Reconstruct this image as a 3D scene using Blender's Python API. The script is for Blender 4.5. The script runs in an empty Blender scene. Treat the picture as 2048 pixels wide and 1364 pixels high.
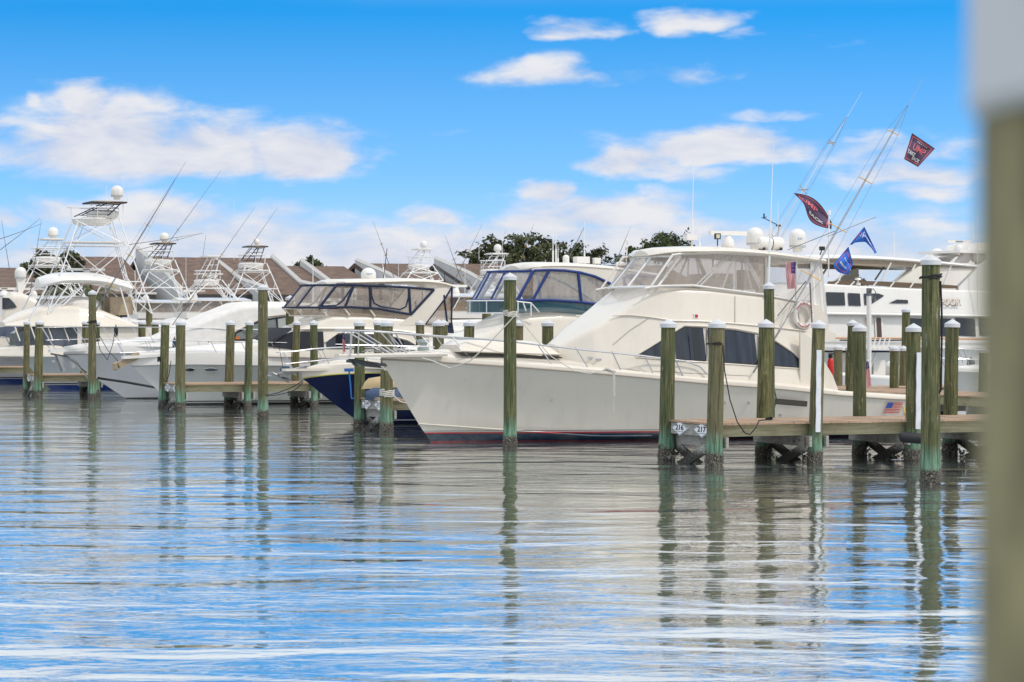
import bpy, bmesh, math, random
from mathutils import Vector, Matrix
random.seed(7)
scene = bpy.context.scene
col = scene.collection
FPX, HZ, H = 5000.0, 642.0, 3.0          # focal length in photo pixels, horizon row, eye height above the water
AZ = math.radians(22); CA, SA = math.cos(AZ), math.sin(AZ)
# ---------------- camera
cd = bpy.data.cameras.new('camera'); cam = bpy.data.objects.new('camera', cd); col.objects.link(cam)
cam.location = (0, 0, H); cam.rotation_euler = (math.pi/2, 0, 0)
cd.sensor_width = 36; cd.lens = 36*FPX/2048; cd.shift_y = -(682-HZ)/2048
cd.clip_start = .05; cd.clip_end = 5000
cd.dof.use_dof = True; cd.dof.focus_distance = 68; cd.dof.aperture_fstop = 6.2; cd.dof.aperture_blades = 8
scene.camera = cam
scene.view_settings.view_transform = 'Standard'; scene.view_settings.look = 'None'
scene.view_settings.exposure = -0.33; scene.view_settings.gamma = 1
# ---------------- sun
SUN_EL, SUN_AZ = 52, 122                 # azimuth clockwise from +Y: behind the camera, to the right
sl = bpy.data.lights.new('sun', 'SUN'); sl.energy = 2.5; sl.angle = math.radians(4); sl.color = (1, .93, .84)
so = bpy.data.objects.new('sun', sl); col.objects.link(so)
sd = Vector((math.sin(math.radians(SUN_AZ))*math.cos(math.radians(SUN_EL)), math.cos(math.radians(SUN_AZ))*math.cos(math.radians(SUN_EL)), math.sin(math.radians(SUN_EL))))
so.rotation_euler = sd.to_track_quat('Z', 'Y').to_euler(); so.location = (30, -30, 60)

class NT:
    def __init__(s, nt): s.nt = nt; nt.nodes.clear()
    def n(s, t, **kw):
        x = s.nt.nodes.new(t)
        for k, v in kw.items():
            if k == 'ins':
                for a, b in v.items(): s.put(x, a, b)
            else: setattr(x, k, v)
        return x
    def put(s, x, a, b):
        i = x.inputs[a]
        if hasattr(b, 'is_linked') or isinstance(b, bpy.types.NodeSocket): s.nt.links.new(b, i)
        else: i.default_value = b
    def m(s, op, a, b=0.0, c=None, clamp=False):
        x = s.n('ShaderNodeMath', operation=op); x.use_clamp = clamp
        s.put(x, 0, a); s.put(x, 1, b)
        if c is not None: s.put(x, 2, c)
        return x.outputs[0]
    def mix(s, f, a, b, blend='MIX'):
        x = s.n('ShaderNodeMix', data_type='RGBA', blend_type=blend)
        s.put(x, 0, f)
        for k, v in ((6, a), (7, b)):
            if isinstance(v, tuple) and len(v) == 3: v = v+(1,)
            s.put(x, k, v)
        return x.outputs[2]
    def mr(s, v, a, b, c=0.0, d=1.0, smooth=False):
        x = s.n('ShaderNodeMapRange'); x.interpolation_type = 'SMOOTHSTEP' if smooth else 'LINEAR'
        for k, q in enumerate((v, a, b, c, d)): s.put(x, k, q)
        return x.outputs[0]
    def noise(s, vec, scale, detail=3, rough=.5, dist=0.0):
        x = s.n('ShaderNodeTexNoise'); s.put(x, 'Vector', vec)
        for k, q in (('Scale', scale), ('Detail', detail), ('Roughness', rough), ('Distortion', dist)): s.put(x, k, q)
        return x.outputs[0]
    def mapv(s, vec, scale=(1, 1, 1), loc=(0, 0, 0), rot=(0, 0, 0)):
        x = s.n('ShaderNodeMapping'); s.put(x, 'Vector', vec)
        x.inputs['Scale'].default_value = scale; x.inputs['Location'].default_value = loc; x.inputs['Rotation'].default_value = rot
        return x.outputs[0]
    def xyz(s, v):
        x = s.n('ShaderNodeSeparateXYZ'); s.put(x, 0, v); return x.outputs
    def comb(s, a, b, c):
        x = s.n('ShaderNodeCombineXYZ')
        for k, q in enumerate((a, b, c)): s.put(x, k, q)
        return x.outputs[0]

# ---------------- sky: Nishita, with clouds laid out by direction (azimuth, elevation)
w = bpy.data.worlds.new("World"); scene.world = w; w.use_nodes = True
t = NT(w.node_tree)
tc = t.n('ShaderNodeTexCoord').outputs['Generated']
X, Y, Z = t.xyz(tc)
el = t.m('DIVIDE', Z, t.m('MAXIMUM', t.m('SQRT', t.m('ADD', t.m('MULTIPLY', X, X), t.m('MULTIPLY', Y, Y))), .02))
az = t.m('ARCTAN2', X, Y)
sky = t.n('ShaderNodeTexSky', sky_type='NISHITA'); sky.sun_disc = False
sky.sun_elevation = math.radians(SUN_EL); sky.sun_rotation = math.radians(SUN_AZ)
sky.air_density = 1.0; sky.dust_density = .3; sky.ozone_density = 2.5
t.put(sky, 0, t.comb(X, Y, t.m('ADD', t.m('MULTIPLY', t.m('MAXIMUM', Z, 0.0), 5.0), .10)))
hs = t.n('ShaderNodeHueSaturation'); t.put(hs, 'Color', sky.outputs[0]); hs.inputs['Saturation'].default_value = 1.65; hs.inputs['Value'].default_value = 4.3
hs.inputs['Hue'].default_value = .489
skyc = hs.outputs[0]
def px(x, y): return ((x-1024)/FPX, (HZ-y)/FPX)
P2 = t.comb(az, el, 0.0)
P2w = t.n('ShaderNodeVectorMath', operation='ADD')
nz = t.n('ShaderNodeTexNoise'); t.put(nz, 'Vector', t.mapv(P2, (34, 70, 1))); nz.inputs['Scale'].default_value = 1; nz.inputs['Detail'].default_value = 7
sb = t.n('ShaderNodeVectorMath', operation='SUBTRACT'); t.put(sb, 0, nz.outputs[1]); sb.inputs[1].default_value = (.5, .5, .5)
scn = t.n('ShaderNodeVectorMath', operation='MULTIPLY'); t.put(scn, 0, sb.outputs[0]); scn.inputs[1].default_value = (.040, .013, 0)
t.put(P2w, 0, P2); t.put(P2w, 1, scn.outputs[0])
WX, WZ, _ = t.xyz(P2w.outputs[0])
dens = None
for (cx, cy, rx, ry, k) in [(230, 265, 235, 100, 1.0), (190, 205, 90, 50, .9), (600, 300, 160, 62, 1.0), (420, 285, 170, 70, .95), (330, 318, 400, 34, .9), (90, 300, 190, 50, .6), (15, 262, 70, 40, .5), (60, 205, 30, 22, .5), (1150, 54, 110, 24, .62), (1380, 40, 110, 34, .75), (1480, 68, 70, 18, .5), (1640, 60, 50, 12, .3),
        (1090, 140, 130, 36, .72), (1330, 138, 160, 30, .5), (1270, 310, 130, 38, .9), (1440, 285, 210, 42, 1.0), (1790, 300, 200, 40, .62), (1830, 345, 180, 40, .75), (1350, 335, 150, 26, .6),
        (1090, 385, 60, 28, .9), (1200, 412, 220, 42, .85), (1340, 385, 90, 26, .6), (1070, 440, 150, 40, .8), (1720, 90, 50, 14, .42), (330, 410, 190, 50, .85), (130, 420, 120, 34, .7), (540, 425, 150, 34, .6), (20, 432, 90, 28, .7), (870, 425, 90, 26, .7),
        (1000, 500, 1500, 80, .86), (480, 460, 520, 56, .74), (1250, 465, 430, 50, .78), (1750, 470, 260, 44, .7), (1840, 385, 130, 26, .6), (1530, 232, 130, 14, .42), (940, 262, 90, 14, .3), (1850, 440, 200, 40, .5)]:
    a, b = px(cx, cy)
    dx = t.m('MULTIPLY', t.m('SUBTRACT', WX, a), FPX/rx); dz = t.m('SUBTRACT', WZ, b-ry*.35/FPX)
    dy = t.m('ADD', t.m('MULTIPLY', t.m('MAXIMUM', dz, 0.0), FPX/(ry*1.25)), t.m('MULTIPLY', t.m('MINIMUM', dz, 0.0), -FPX/(ry*.75)))
    ln = t.m('SQRT', t.m('ADD', t.m('MULTIPLY', dx, dx), t.m('MULTIPLY', dy, dy)))
    v = t.mr(ln, 1.5, .15, 0, k, True)
    dens = v if dens is None else t.m('MAXIMUM', dens, v)
n1 = t.noise(t.mapv(P2, (28, 75, 1)), 1.0, 7, .55, .3)
n2 = t.noise(t.mapv(P2, (5, 11, 1), (3, 2, 0)), 1.0, 6, .55)
high = t.m('MULTIPLY', t.mr(n2, .26, .48, .25, 1, True), t.mr(el, .122, .165, 0, .98, True))   # broken cloud cover higher up
side = t.m('MULTIPLY', t.mr(n2, .3, .5, .75, 1, True), t.mr(t.m('ABSOLUTE', az), .22, .3, 0, 1, True))
cl = t.mr(t.m('ADD', dens, t.m('MULTIPLY', t.m('SUBTRACT', n1, .5), 1.5)), .16, .86, 0, 1, True)
cl = t.m('MULTIPLY', cl, t.mr(dens, 0.0, .25, 0, 1))
cl = t.m('MAXIMUM', cl, t.m('MAXIMUM', high, side), clamp=True)
cshade = t.mix(t.mr(n1, .35, .62, 0, 1), (7.6, 8.3, 10.2), (10.4, 10.5, 11.0))
haze = t.m('ADD', t.mr(el, .065, .0, 0, .46, True), t.mr(el, .132, .03, 0, .54))
skyh = t.mix(haze, skyc, (7.3, 8.8, 10.3))
cshade = t.mix(t.mr(el, .128, .22, 0, 1, True), cshade, t.mix(t.mr(n1, .35, .62, 0, 1), (10.0, 11.2, 12.6), (12.4, 13.0, 13.8)))
full = t.mix(cl, skyh, cshade)
bg = t.n('ShaderNodeBackground'); t.put(bg, 0, full); bg.inputs[1].default_value = .10
ow = t.n('ShaderNodeOutputWorld'); t.put(ow, 0, bg.outputs[0])

# ================= helpers
def Wp(pxx, pyy, D): return Vector(((pxx-1024)/FPX*D, D, H-(pyy-HZ)/FPX*D))
BO = Vector((4.22, 52.0, 0))
def PW(a, b, z=0.0): return Vector((BO.x+CA*a-SA*b, BO.y+SA*a+CA*b, z))
def inv(pt): d = Vector(pt)-BO; return (CA*d.x+SA*d.y, -SA*d.x+CA*d.y, pt[2])
def line_a(pxx, b):                      # distance along a pier line (b = const) of the point that stands at photo column pxx
    r = (pxx-1024)/FPX; ox, oy = BO.x-SA*b, BO.y+CA*b
    return (r*oy-ox)/(CA-r*SA)
class Loc:                               # a boat's own frame: +x bow to stern, +y away from the camera, z up from the water
    def __init__(s, b, a=0.0): s.b0 = b; s.a0 = a; s.o = PW(a, b)
    def __call__(s, pxx, pyy, y=0.0):
        r = (pxx-1024)/FPX; ox, oy = s.o.x, s.o.y
        a = (r*(oy+CA*y)-ox+SA*y)/(CA-r*SA); Yd = oy+SA*a+CA*y
        return Vector((a, y, H-(pyy-HZ)/FPX*Yd))
def tag(o, label=None, cat=None, group=None, kind=None):
    if label: o['label'] = label
    if cat: o['category'] = cat
    if group: o['group'] = group
    if kind: o['kind'] = kind
    return o
def thing(name, label, cat, loc=(0, 0, 0), rz=0.0, group=None):
    o = bpy.data.objects.new(name, None); col.objects.link(o); o.empty_display_size = .3
    o.location = loc; o.rotation_euler = (0, 0, rz)
    return tag(o, label, cat, group)
class MB:
    def __init__(s): s.v = []; s.f = []
    def add(s, vs, fs):
        k = len(s.v); s.v += [tuple(v) for v in vs]; s.f += [tuple(i+k for i in f) for f in fs]; return s
    def box(s, c, size, rz=0.0, rot=None):
        R = rot or Matrix.Rotation(rz, 3, 'Z'); c = Vector(c); vs = []
        for x in (-.5, .5):
            for y in (-.5, .5):
                for z in (-.5, .5): vs.append(c+R@Vector((x*size[0], y*size[1], z*size[2])))
        return s.add(vs, [(0, 1, 3, 2), (4, 6, 7, 5), (0, 4, 5, 1), (2, 3, 7, 6), (0, 2, 6, 4), (1, 5, 7, 3)])
    def beam(s, p, q, wd, ht):           # a plank between two points, its width horizontal
        p, q = Vector(p), Vector(q); d = q-p; L = d.length; d.normalize()
        sd_ = d.cross(Vector((0, 0, 1)));
        if sd_.length < 1e-4: sd_ = Vector((1, 0, 0))
        sd_.normalize(); up = sd_.cross(d)
        R = Matrix((d, sd_, up)).transposed()
        return s.box((p+q)/2, (L, wd, ht), rot=R)
    def tube(s, p, q, r, n=6, r2=None):
        return s.path([p, q], r, n, r2)
    def path(s, pts, r, n=6, r2=None, closed=False):
        pts = [Vector(p) for p in pts]; r2 = r if r2 is None else r2; k0 = len(s.v); N = len(pts)
        prev = None
        for i, p in enumerate(pts):
            if closed: d = pts[(i+1) % N]-pts[i-1]
            else: d = pts[min(i+1, N-1)]-pts[max(i-1, 0)]
            if d.length < 1e-9: d = Vector((0, 0, 1))
            d.normalize()
            if prev is None:
                a = Vector((0, 0, 1)) if abs(d.z) < .9 else Vector((1, 0, 0)); prev = d.cross(a).normalized()
            u = (prev-d*prev.dot(d)); u = u.normalized() if u.length > 1e-6 else prev; prev = u; v = d.cross(u)
            rr = r+(r2-r)*i/max(N-1, 1)
            for j in range(n):
                th = 2*math.pi*j/n; s.v.append(tuple(p+u*(rr*math.cos(th))+v*(rr*math.sin(th))))
        for i in range(N if closed else N-1):
            for j in range(n):
                a = k0+i*n+j; b = k0+i*n+(j+1) % n; i2 = (i+1) % N
                s.f.append((a, b, k0+i2*n+(j+1) % n, k0+i2*n+j))
        if not closed:
            s.f.append(tuple(k0+j for j in range(n))[::-1]); s.f.append(tuple(k0+(N-1)*n+j for j in range(n)))
        return s
    def lathe(s, prof, c=(0, 0, 0), n=16, sx=1.0, sy=1.0):
        k0 = len(s.v); c = Vector(c)
        for (r, z) in prof:
            for j in range(n):
                th = 2*math.pi*j/n; s.v.append((c.x+sx*r*math.cos(th), c.y+sy*r*math.sin(th), c.z+z))
        for i in range(len(prof)-1):
            for j in range(n):
                a, b = k0+i*n+j, k0+i*n+(j+1) % n; s.f.append((a, b, b+n, a+n))
        s.f.append(tuple(k0+j for j in range(n))[::-1]); s.f.append(tuple(k0+(len(prof)-1)*n+j for j in range(n)))
        return s
    def grid(s, rows, close=False):
        k0 = len(s.v); m = len(rows[0])
        for r in rows: s.v += [tuple(p) for p in r]
        for i in range(len(rows)-1):
            for j in range(m if close else m-1):
                a = k0+i*m+j; b = k0+i*m+(j+1) % m; s.f.append((a, b, b+m, a+m))
        return s
    def prism(s, poly, d):               # polygon (list of points) swept along vector d
        poly = [Vector(p) for p in poly]; d = Vector(d); n = len(poly); k0 = len(s.v)
        s.v += [tuple(p) for p in poly]+[tuple(p+d) for p in poly]
        s.f.append(tuple(range(k0, k0+n))[::-1]); s.f.append(tuple(range(k0+n, k0+2*n)))
        for i in range(n): s.f.append((k0+i, k0+(i+1) % n, k0+n+(i+1) % n, k0+n+i))
        return s
    def build(s, name, mats, parent=None, smooth=True, angle=35, fix=True):
        me = bpy.data.meshes.new(name); me.from_pydata(s.v, [], s.f)
        if fix:
            bm = bmesh.new(); bm.from_mesh(me); bmesh.ops.remove_doubles(bm, verts=bm.verts, dist=1e-5)
            bmesh.ops.recalc_face_normals(bm, faces=bm.faces)
            if smooth:
                lim = math.radians(angle)
                for f in bm.faces: f.smooth = True
                for e in bm.edges:
                    if len(e.link_faces) == 2 and e.calc_face_angle(0) > lim: e.smooth = False
            bm.to_mesh(me); bm.free()
        for m_ in (mats if isinstance(mats, (list, tuple)) else [mats]): me.materials.append(m_)
        o = bpy.data.objects.new(name, me); col.objects.link(o)
        if parent is not None: o.parent = parent
        return o
def text_mesh(s, size=1.0, bold=0.0, spacing=1.0):
    cu = bpy.data.curves.new('t', 'FONT'); cu.body = s; cu.size = size; cu.offset = bold; cu.align_x = 'CENTER'; cu.align_y = 'CENTER'; cu.space_character = spacing
    cu.resolution_u = 3
    o = bpy.data.objects.new('t', cu); col.objects.link(o); dg = bpy.context.evaluated_depsgraph_get()
    me = bpy.data.meshes.new_from_object(o.evaluated_get(dg)); vs = [v.co.copy() for v in me.vertices]; fs = [tuple(p.vertices) for p in me.polygons]
    bpy.data.objects.remove(o); bpy.data.curves.remove(cu); bpy.data.meshes.remove(me)
    return vs, fs
def letters(name, s, size, mat, parent, fn, bold=0.0, spacing=1.0):   # fn maps flat (x, y) to a point
    vs, fs = text_mesh(s, size, bold, spacing)
    m = MB(); m.add([fn(v.x, v.y) for v in vs], fs)
    return m.build(name, mat, parent, smooth=False, fix=False)
def copy_tree(o, parent=None):
    c = o.copy(); col.objects.link(c)
    if parent is not None: c.parent = parent
    for ch in list(o.children): copy_tree(ch, c)
    return c

# ================= materials
MATS = {}
def pm(name, color, rough=.5, metal=0.0, var=0.0, vscale=3.0, vmap=(1, 1, 1), bump=0.0, bscale=20.0, bmap=(1, 1, 1), coat=0.0, spec=.5, alpha=1.0, trans=0.0, dirt=None):
    mt = bpy.data.materials.new(name); mt.use_nodes = True; q = NT(mt.node_tree)
    b = q.n('ShaderNodeBsdfPrincipled'); o = q.n('ShaderNodeOutputMaterial'); q.put(o, 0, b.outputs[0])
    oc = q.n('ShaderNodeTexCoord').outputs['Object']
    c = color+(1,)
    if var > 0:
        nn = q.noise(q.mapv(oc, vmap), vscale, 5, .6)
        f = q.mr(nn, .3, .7)
        c = q.mix(f, tuple(max(0, x*(1-var)) for x in color), tuple(min(1, x*(1+var)) for x in color))
    if dirt:
        nd = q.noise(q.mapv(oc, (2.2, 2.2, .35)), 3.0, 5, .65)
        c = q.mix(q.mr(nd, .5, .78, 0, dirt[1]), c, dirt[0])
    q.put(b, 'Base Color', c); q.put(b, 'Roughness', rough); q.put(b, 'Metallic', metal)
    b.inputs['Coat Weight'].default_value = coat; b.inputs['Specular IOR Level'].default_value = spec
    if bump > 0:
        bp = q.n('ShaderNodeBump'); bp.inputs['Strength'].default_value = .6; bp.inputs['Distance'].default_value = bump
        q.put(bp, 'Height', q.noise(q.mapv(oc, bmap), bscale, 4, .6)); q.put(b, 'Normal', bp.outputs[0])
    if alpha < 1:
        tr = q.n('ShaderNodeBsdfTransparent'); mx = q.n('ShaderNodeMixShader'); q.put(mx, 0, alpha); q.put(mx, 1, tr.outputs[0]); q.put(mx, 2, b.outputs[0]); q.put(o, 0, mx.outputs[0])
        if trans: tr.inputs[0].default_value = trans
    MATS[name] = mt
    return mt
gel = pm('gelcoat', (.75, .685, .59), .3, var=.03, vscale=.7, coat=.3, dirt=((.55, .47, .36), .22))
gel2 = pm('gelcoat_cool', (.77, .745, .705), .3, var=.03, vscale=.7, coat=.3, dirt=((.55, .52, .45), .18))
cream = pm('cream_gelcoat', (.76, .71, .62), .35, var=.03, vscale=.7, coat=.2, dirt=((.5, .42, .3), .2))
whitem = pm('white_paint', (.82, .82, .82), .4, var=.04, vscale=4)
canvas_w = pm('white_canvas', (.74, .71, .67), .8, var=.08, vscale=3, bump=.02, bscale=3)
chrome = pm('polished_steel', (.75, .75, .76), .2, 1.0)
alum = pm('white_tube', (.80, .80, .80), .35)
dark = pm('dark_glass', (.012, .016, .024), .05, spec=.8, var=.3, vscale=2)
smoke = pm('smoked_glass', (.02, .03, .045), .08, alpha=.8)
navy = pm('navy_canvas', (.012, .022, .06), .75, var=.2)
royal = pm('royal_blue_canvas', (.012, .04, .19), .7, var=.15)
black = pm('black_plastic', (.012, .012, .014), .5)
blackcan = pm('black_canvas', (.02, .022, .03), .85, var=.25, vscale=6)
hullblue = pm('navy_hull', (.004, .012, .06), .14, coat=.8, var=.2, vscale=2)
tanc = pm('tan_canvas', (.42, .34, .24), .85, var=.15, vscale=4)
tan_paint = pm('tan_plastic', (.50, .38, .2), .5, var=.1)
bluetarp = pm('blue_tarp', (.045, .075, .14), .7, var=.35, vscale=5, bump=.05, bscale=6)
ropew = pm('white_rope', (.62, .59, .53), .9, var=.2, vscale=40, bump=.01, bscale=90)
ropek = pm('black_rope', (.012, .012, .015), .8)
ropey = pm('yellow_rope', (.65, .42, .05), .8)
redp = pm('red_plastic', (.55, .015, .015), .4)
bluep = pm('blue_plastic', (.02, .16, .5), .4)
greyp = pm('grey_plastic', (.12, .13, .14), .5, var=.1)
gold = pm('gold_fitting', (.5, .3, .04), .3, 1.0)
teakrail = pm('orange_varnish', (.5, .2, .05), .35)
capm = pm('white_cap_plastic', (.58, .59, .61), .5, var=.05, vscale=6)
signw = pm('sign_white', (.8, .82, .85), .4, var=.04)
ink = pm('black_ink', (.01, .01, .012), .6)
fenderblue = pm('dark_blue_vinyl', (.01, .05, .09), .45)
rodm = pm('rod_grey', (.15, .155, .17), .4)
vinyl = pm('clear_vinyl', (.52, .45, .39), .18, alpha=.46, var=.3, vscale=1.6, vmap=(1, 1, .6))
vinylt = pm('tinted_vinyl', (.34, .25, .17), .22, alpha=.62, var=.3, vscale=1.4)
vinylc = pm('windshield_vinyl', (.66, .66, .64), .15, alpha=.36, var=.3, vscale=2.0, vmap=(3, 1, .5))
glassb = pm('blue_tinted_glass', (.02, .09, .12), .06, alpha=.75)
def lett(c): return pm('lettering', c, .5)
darklet = lett((.03, .03, .035)); redlet = lett((.45, .02, .02)); whitelet = lett((.8, .8, .8)); bluelet = lett((.03, .2, .4))

def pile_mat():
    mt = bpy.data.materials.new('treated_pile_wood'); mt.use_nodes = True; q = NT(mt.node_tree)
    b = q.n('ShaderNodeBsdfPrincipled'); o = q.n('ShaderNodeOutputMaterial'); q.put(o, 0, b.outputs[0])
    geo = q.n('ShaderNodeNewGeometry').outputs['Position']; oc = q.n('ShaderNodeTexCoord').outputs['Object']
    z = q.xyz(geo)[2]; rnd = q.n('ShaderNodeObjectInfo').outputs['Random']
    grain = q.noise(q.mapv(geo, (26, 26, 1.3)), 1.0, 6, .65)
    blot = q.noise(q.mapv(geo, (3.5, 3.5, 1.6)), 1.0, 4, .6)
    c = q.mix(q.mr(grain, .38, .64), (.045, .043, .018), (.25, .235, .11))
    c = q.mix(q.mr(blot, .42, .68, 0, .85), c, (.085, .105, .045))
    c = q.mix(q.mr(q.noise(q.mapv(geo, (6, 6, 3), (5, 5, 5)), 1.0, 4, .7), .6, .74, 0, .8), c, (.30, .27, .15))
    c = q.mix(q.mr(q.noise(q.mapv(geo, (40, 40, 40)), 1.0, 2), .64, .72, 0, .6), c, (.04, .04, .02))
    c = q.mix(q.mr(rnd, .6, 1, 0, .5), c, (.06, .085, .045)); c = q.mix(q.mr(rnd, .3, 0, 0, .4), c, (.22, .18, .12))
    c = q.mix(q.mr(q.noise(q.mapv(geo, (60, 60, .7), (2, 7, 1)), 1.0, 2, .5), .60, .66, 0, .75), c, (.02, .018, .012))
    c = q.mix(q.mr(q.noise(q.mapv(geo, (14, 14, 2.2), (9, 1, 4)), 1.0, 3, .6), .66, .72, 0, .55), c, (.5, .49, .44))
    zz = q.m('ADD', z, q.m('MULTIPLY', q.m('SUBTRACT', blot, .5), .55))
    green = q.mix(q.mr(grain, .35, .68), (.045, .11, .07), (.25, .40, .28))
    c = q.mix(q.mr(zz, .78, .42), c, green)
    z3 = q.m('ADD', z, q.m('MULTIPLY', q.m('SUBTRACT', q.noise(geo, 11, 4, .7), .5), .22))
    barn = q.mix(q.mr(q.noise(geo, 38, 3, .7), .42, .66), (.018, .017, .015), (.26, .24, .20))
    c = q.mix(q.mr(z3, .30, .22), c, barn)
    q.put(b, 'Base Color', c); q.put(b, 'Roughness', .85); b.inputs['Specular IOR Level'].default_value = .25
    bp = q.n('ShaderNodeBump'); bp.inputs['Strength'].default_value = .9; bp.inputs['Distance'].default_value = .02
    q.put(bp, 'Height', q.m('ADD', grain, q.m('MULTIPLY', q.noise(geo, 30, 3), q.mr(z3, .3, .2, 0, 2)))); q.put(b, 'Normal', bp.outputs[0])
    return mt
pilem = pile_mat()
def wood_mat(name, c1, c2, rust=False):
    mt = bpy.data.materials.new(name); mt.use_nodes = True; q = NT(mt.node_tree)
    b = q.n('ShaderNodeBsdfPrincipled'); o = q.n('ShaderNodeOutputMaterial'); q.put(o, 0, b.outputs[0])
    oc = q.n('ShaderNodeTexCoord').outputs['Object']; geo = q.n('ShaderNodeNewGeometry').outputs['Position']
    g = q.noise(q.mapv(oc, (1.2, 6, 30)), 1.0, 6, .65, .6)
    bl = q.noise(oc, 1.6, 4, .6)
    c = q.mix(q.mr(g, .32, .66), c1, c2)
    c = q.mix(q.mr(bl, .5, .72, 0, .45), c, tuple(x*.45 for x in c1))
    kn = q.noise(oc, 5.0, 2)
    c = q.mix(q.mr(kn, .70, .75, 0, .8), c, (.03, .02, .015))
    z = q.xyz(geo)[2]
    c = q.mix(q.mr(q.m('ADD', z, q.m('MULTIPLY', q.m('SUBTRACT', q.noise(geo, 14, 4, .7), .5), .3)), .34, .2), c, (.03, .028, .022))
    q.put(b, 'Base Color', c); q.put(b, 'Roughness', .85)
    bp = q.n('ShaderNodeBump'); bp.inputs['Distance'].default_value = .006; q.put(bp, 'Height', g); q.put(b, 'Normal', bp.outputs[0])
    return mt
deckm = wood_mat('deck_boards', (.30, .19, .12), (.50, .35, .24))
fascm = wood_mat('fascia_boards', (.26, .23, .13), (.46, .42, .27))
beamm = wood_mat('weathered_beam', (.22, .215, .19), (.42, .41, .37))
rustm = pm('rust', (.18, .055, .02), .9, var=.3, vscale=20)

def water_mat():
    mt = bpy.data.materials.new('harbour_water'); mt.use_nodes = True; q = NT(mt.node_tree)
    b = q.n('ShaderNodeBsdfPrincipled'); o = q.n('ShaderNodeOutputMaterial'); q.put(o, 0, b.outputs[0])
    geo = q.n('ShaderNodeNewGeometry').outputs['Position']
    b.inputs['Base Color'].default_value = (.13, .18, .19, 1); b.inputs['Roughness'].default_value = .015; b.inputs['IOR'].default_value = 1.5
    b.inputs['Specular IOR Level'].default_value = .5
    gl = q.n('ShaderNodeBsdfGlossy'); gl.inputs['Roughness'].default_value = .01; gl.inputs[0].default_value = (.97, .97, .93, 1)
    lw = q.n('ShaderNodeLayerWeight'); lw.inputs[0].default_value = .5
    ms = q.n('ShaderNodeMixShader'); q.put(ms, 0, q.mr(lw.outputs['Facing'], .55, .92, 0, .80, True)); gr = q.n('ShaderNodeBsdfGlossy'); gr.inputs['Roughness'].default_value = .22; gr.inputs[0].default_value = (.97, .97, .96, 1)
    m2 = q.n('ShaderNodeMixShader'); m2.inputs[0].default_value = .22; q.put(m2, 1, b.outputs[0]); q.put(m2, 2, gr.outputs[0]); q.put(ms, 1, m2.outputs[0]); q.put(ms, 2, gl.outputs[0]); q.put(o, 0, ms.outputs[0])
    h1 = q.noise(q.mapv(geo, (.6, 1.2, 1), rot=(0, 0, .14)), .42, 2, .5, .5)
    h2 = q.noise(q.mapv(geo, (.62, 1.35, 1), rot=(0, 0, -.1)), 1.7, 3, .55, .8)
    h3 = q.noise(q.mapv(geo, (.7, 1.3, 1), rot=(0, 0, .2)), 6.5, 3, .55, .4)
    patch = q.mr(q.noise(q.mapv(geo, (.07, .13, 1)), 1.0, 3, .5), .38, .64, .45, 1.0)
    hh = q.m('ADD', q.m('MULTIPLY', h1, .082), q.m('MULTIPLY', q.m('ADD', q.m('MULTIPLY', h2, .019), q.m('MULTIPLY', h3, .0028)), patch))
    bp = q.n('ShaderNodeBump'); bp.inputs['Strength'].default_value = 1; bp.inputs['Distance'].default_value = 1.0
    q.put(bp, 'Height', hh); q.put(b, 'Normal', bp.outputs[0]); q.put(gl, 'Normal', bp.outputs[0])
    return mt
# ================= water and land
m = MB(); m.add([(-1500, -60, 0), (1500, -60, 0), (1500, 2500, 0), (-1500, 2500, 0)], [(0, 1, 2, 3)])
tag(m.build('water', water_mat(), smooth=False), kind='structure')
grass = pm('ground_grass', (.06, .09, .03), .9, var=.4, vscale=.5)
concrete = pm('concrete', (.42, .40, .36), .9, var=.15, vscale=1.5)
LB = 97.0                                # the shore: everything beyond this line is land
m = MB()
A0, A1 = -160, 420
m.add([PW(A0, LB, -.5), PW(A1, LB, -.5), PW(A1, LB, 1.3), PW(A0, LB, 1.3), PW(A1, LB+900, 1.3), PW(A0, LB+900, 1.3)], [(0, 1, 2, 3), (3, 2, 4, 5)])
tag(m.build('ground', grass, smooth=False), kind='structure')
m = MB(); m.box(PW((A0+A1)/2, LB+.1, .55), (A1-A0, .5, 1.9), rz=AZ)
tag(m.build('seawall', concrete, smooth=False), kind='structure')

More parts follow.
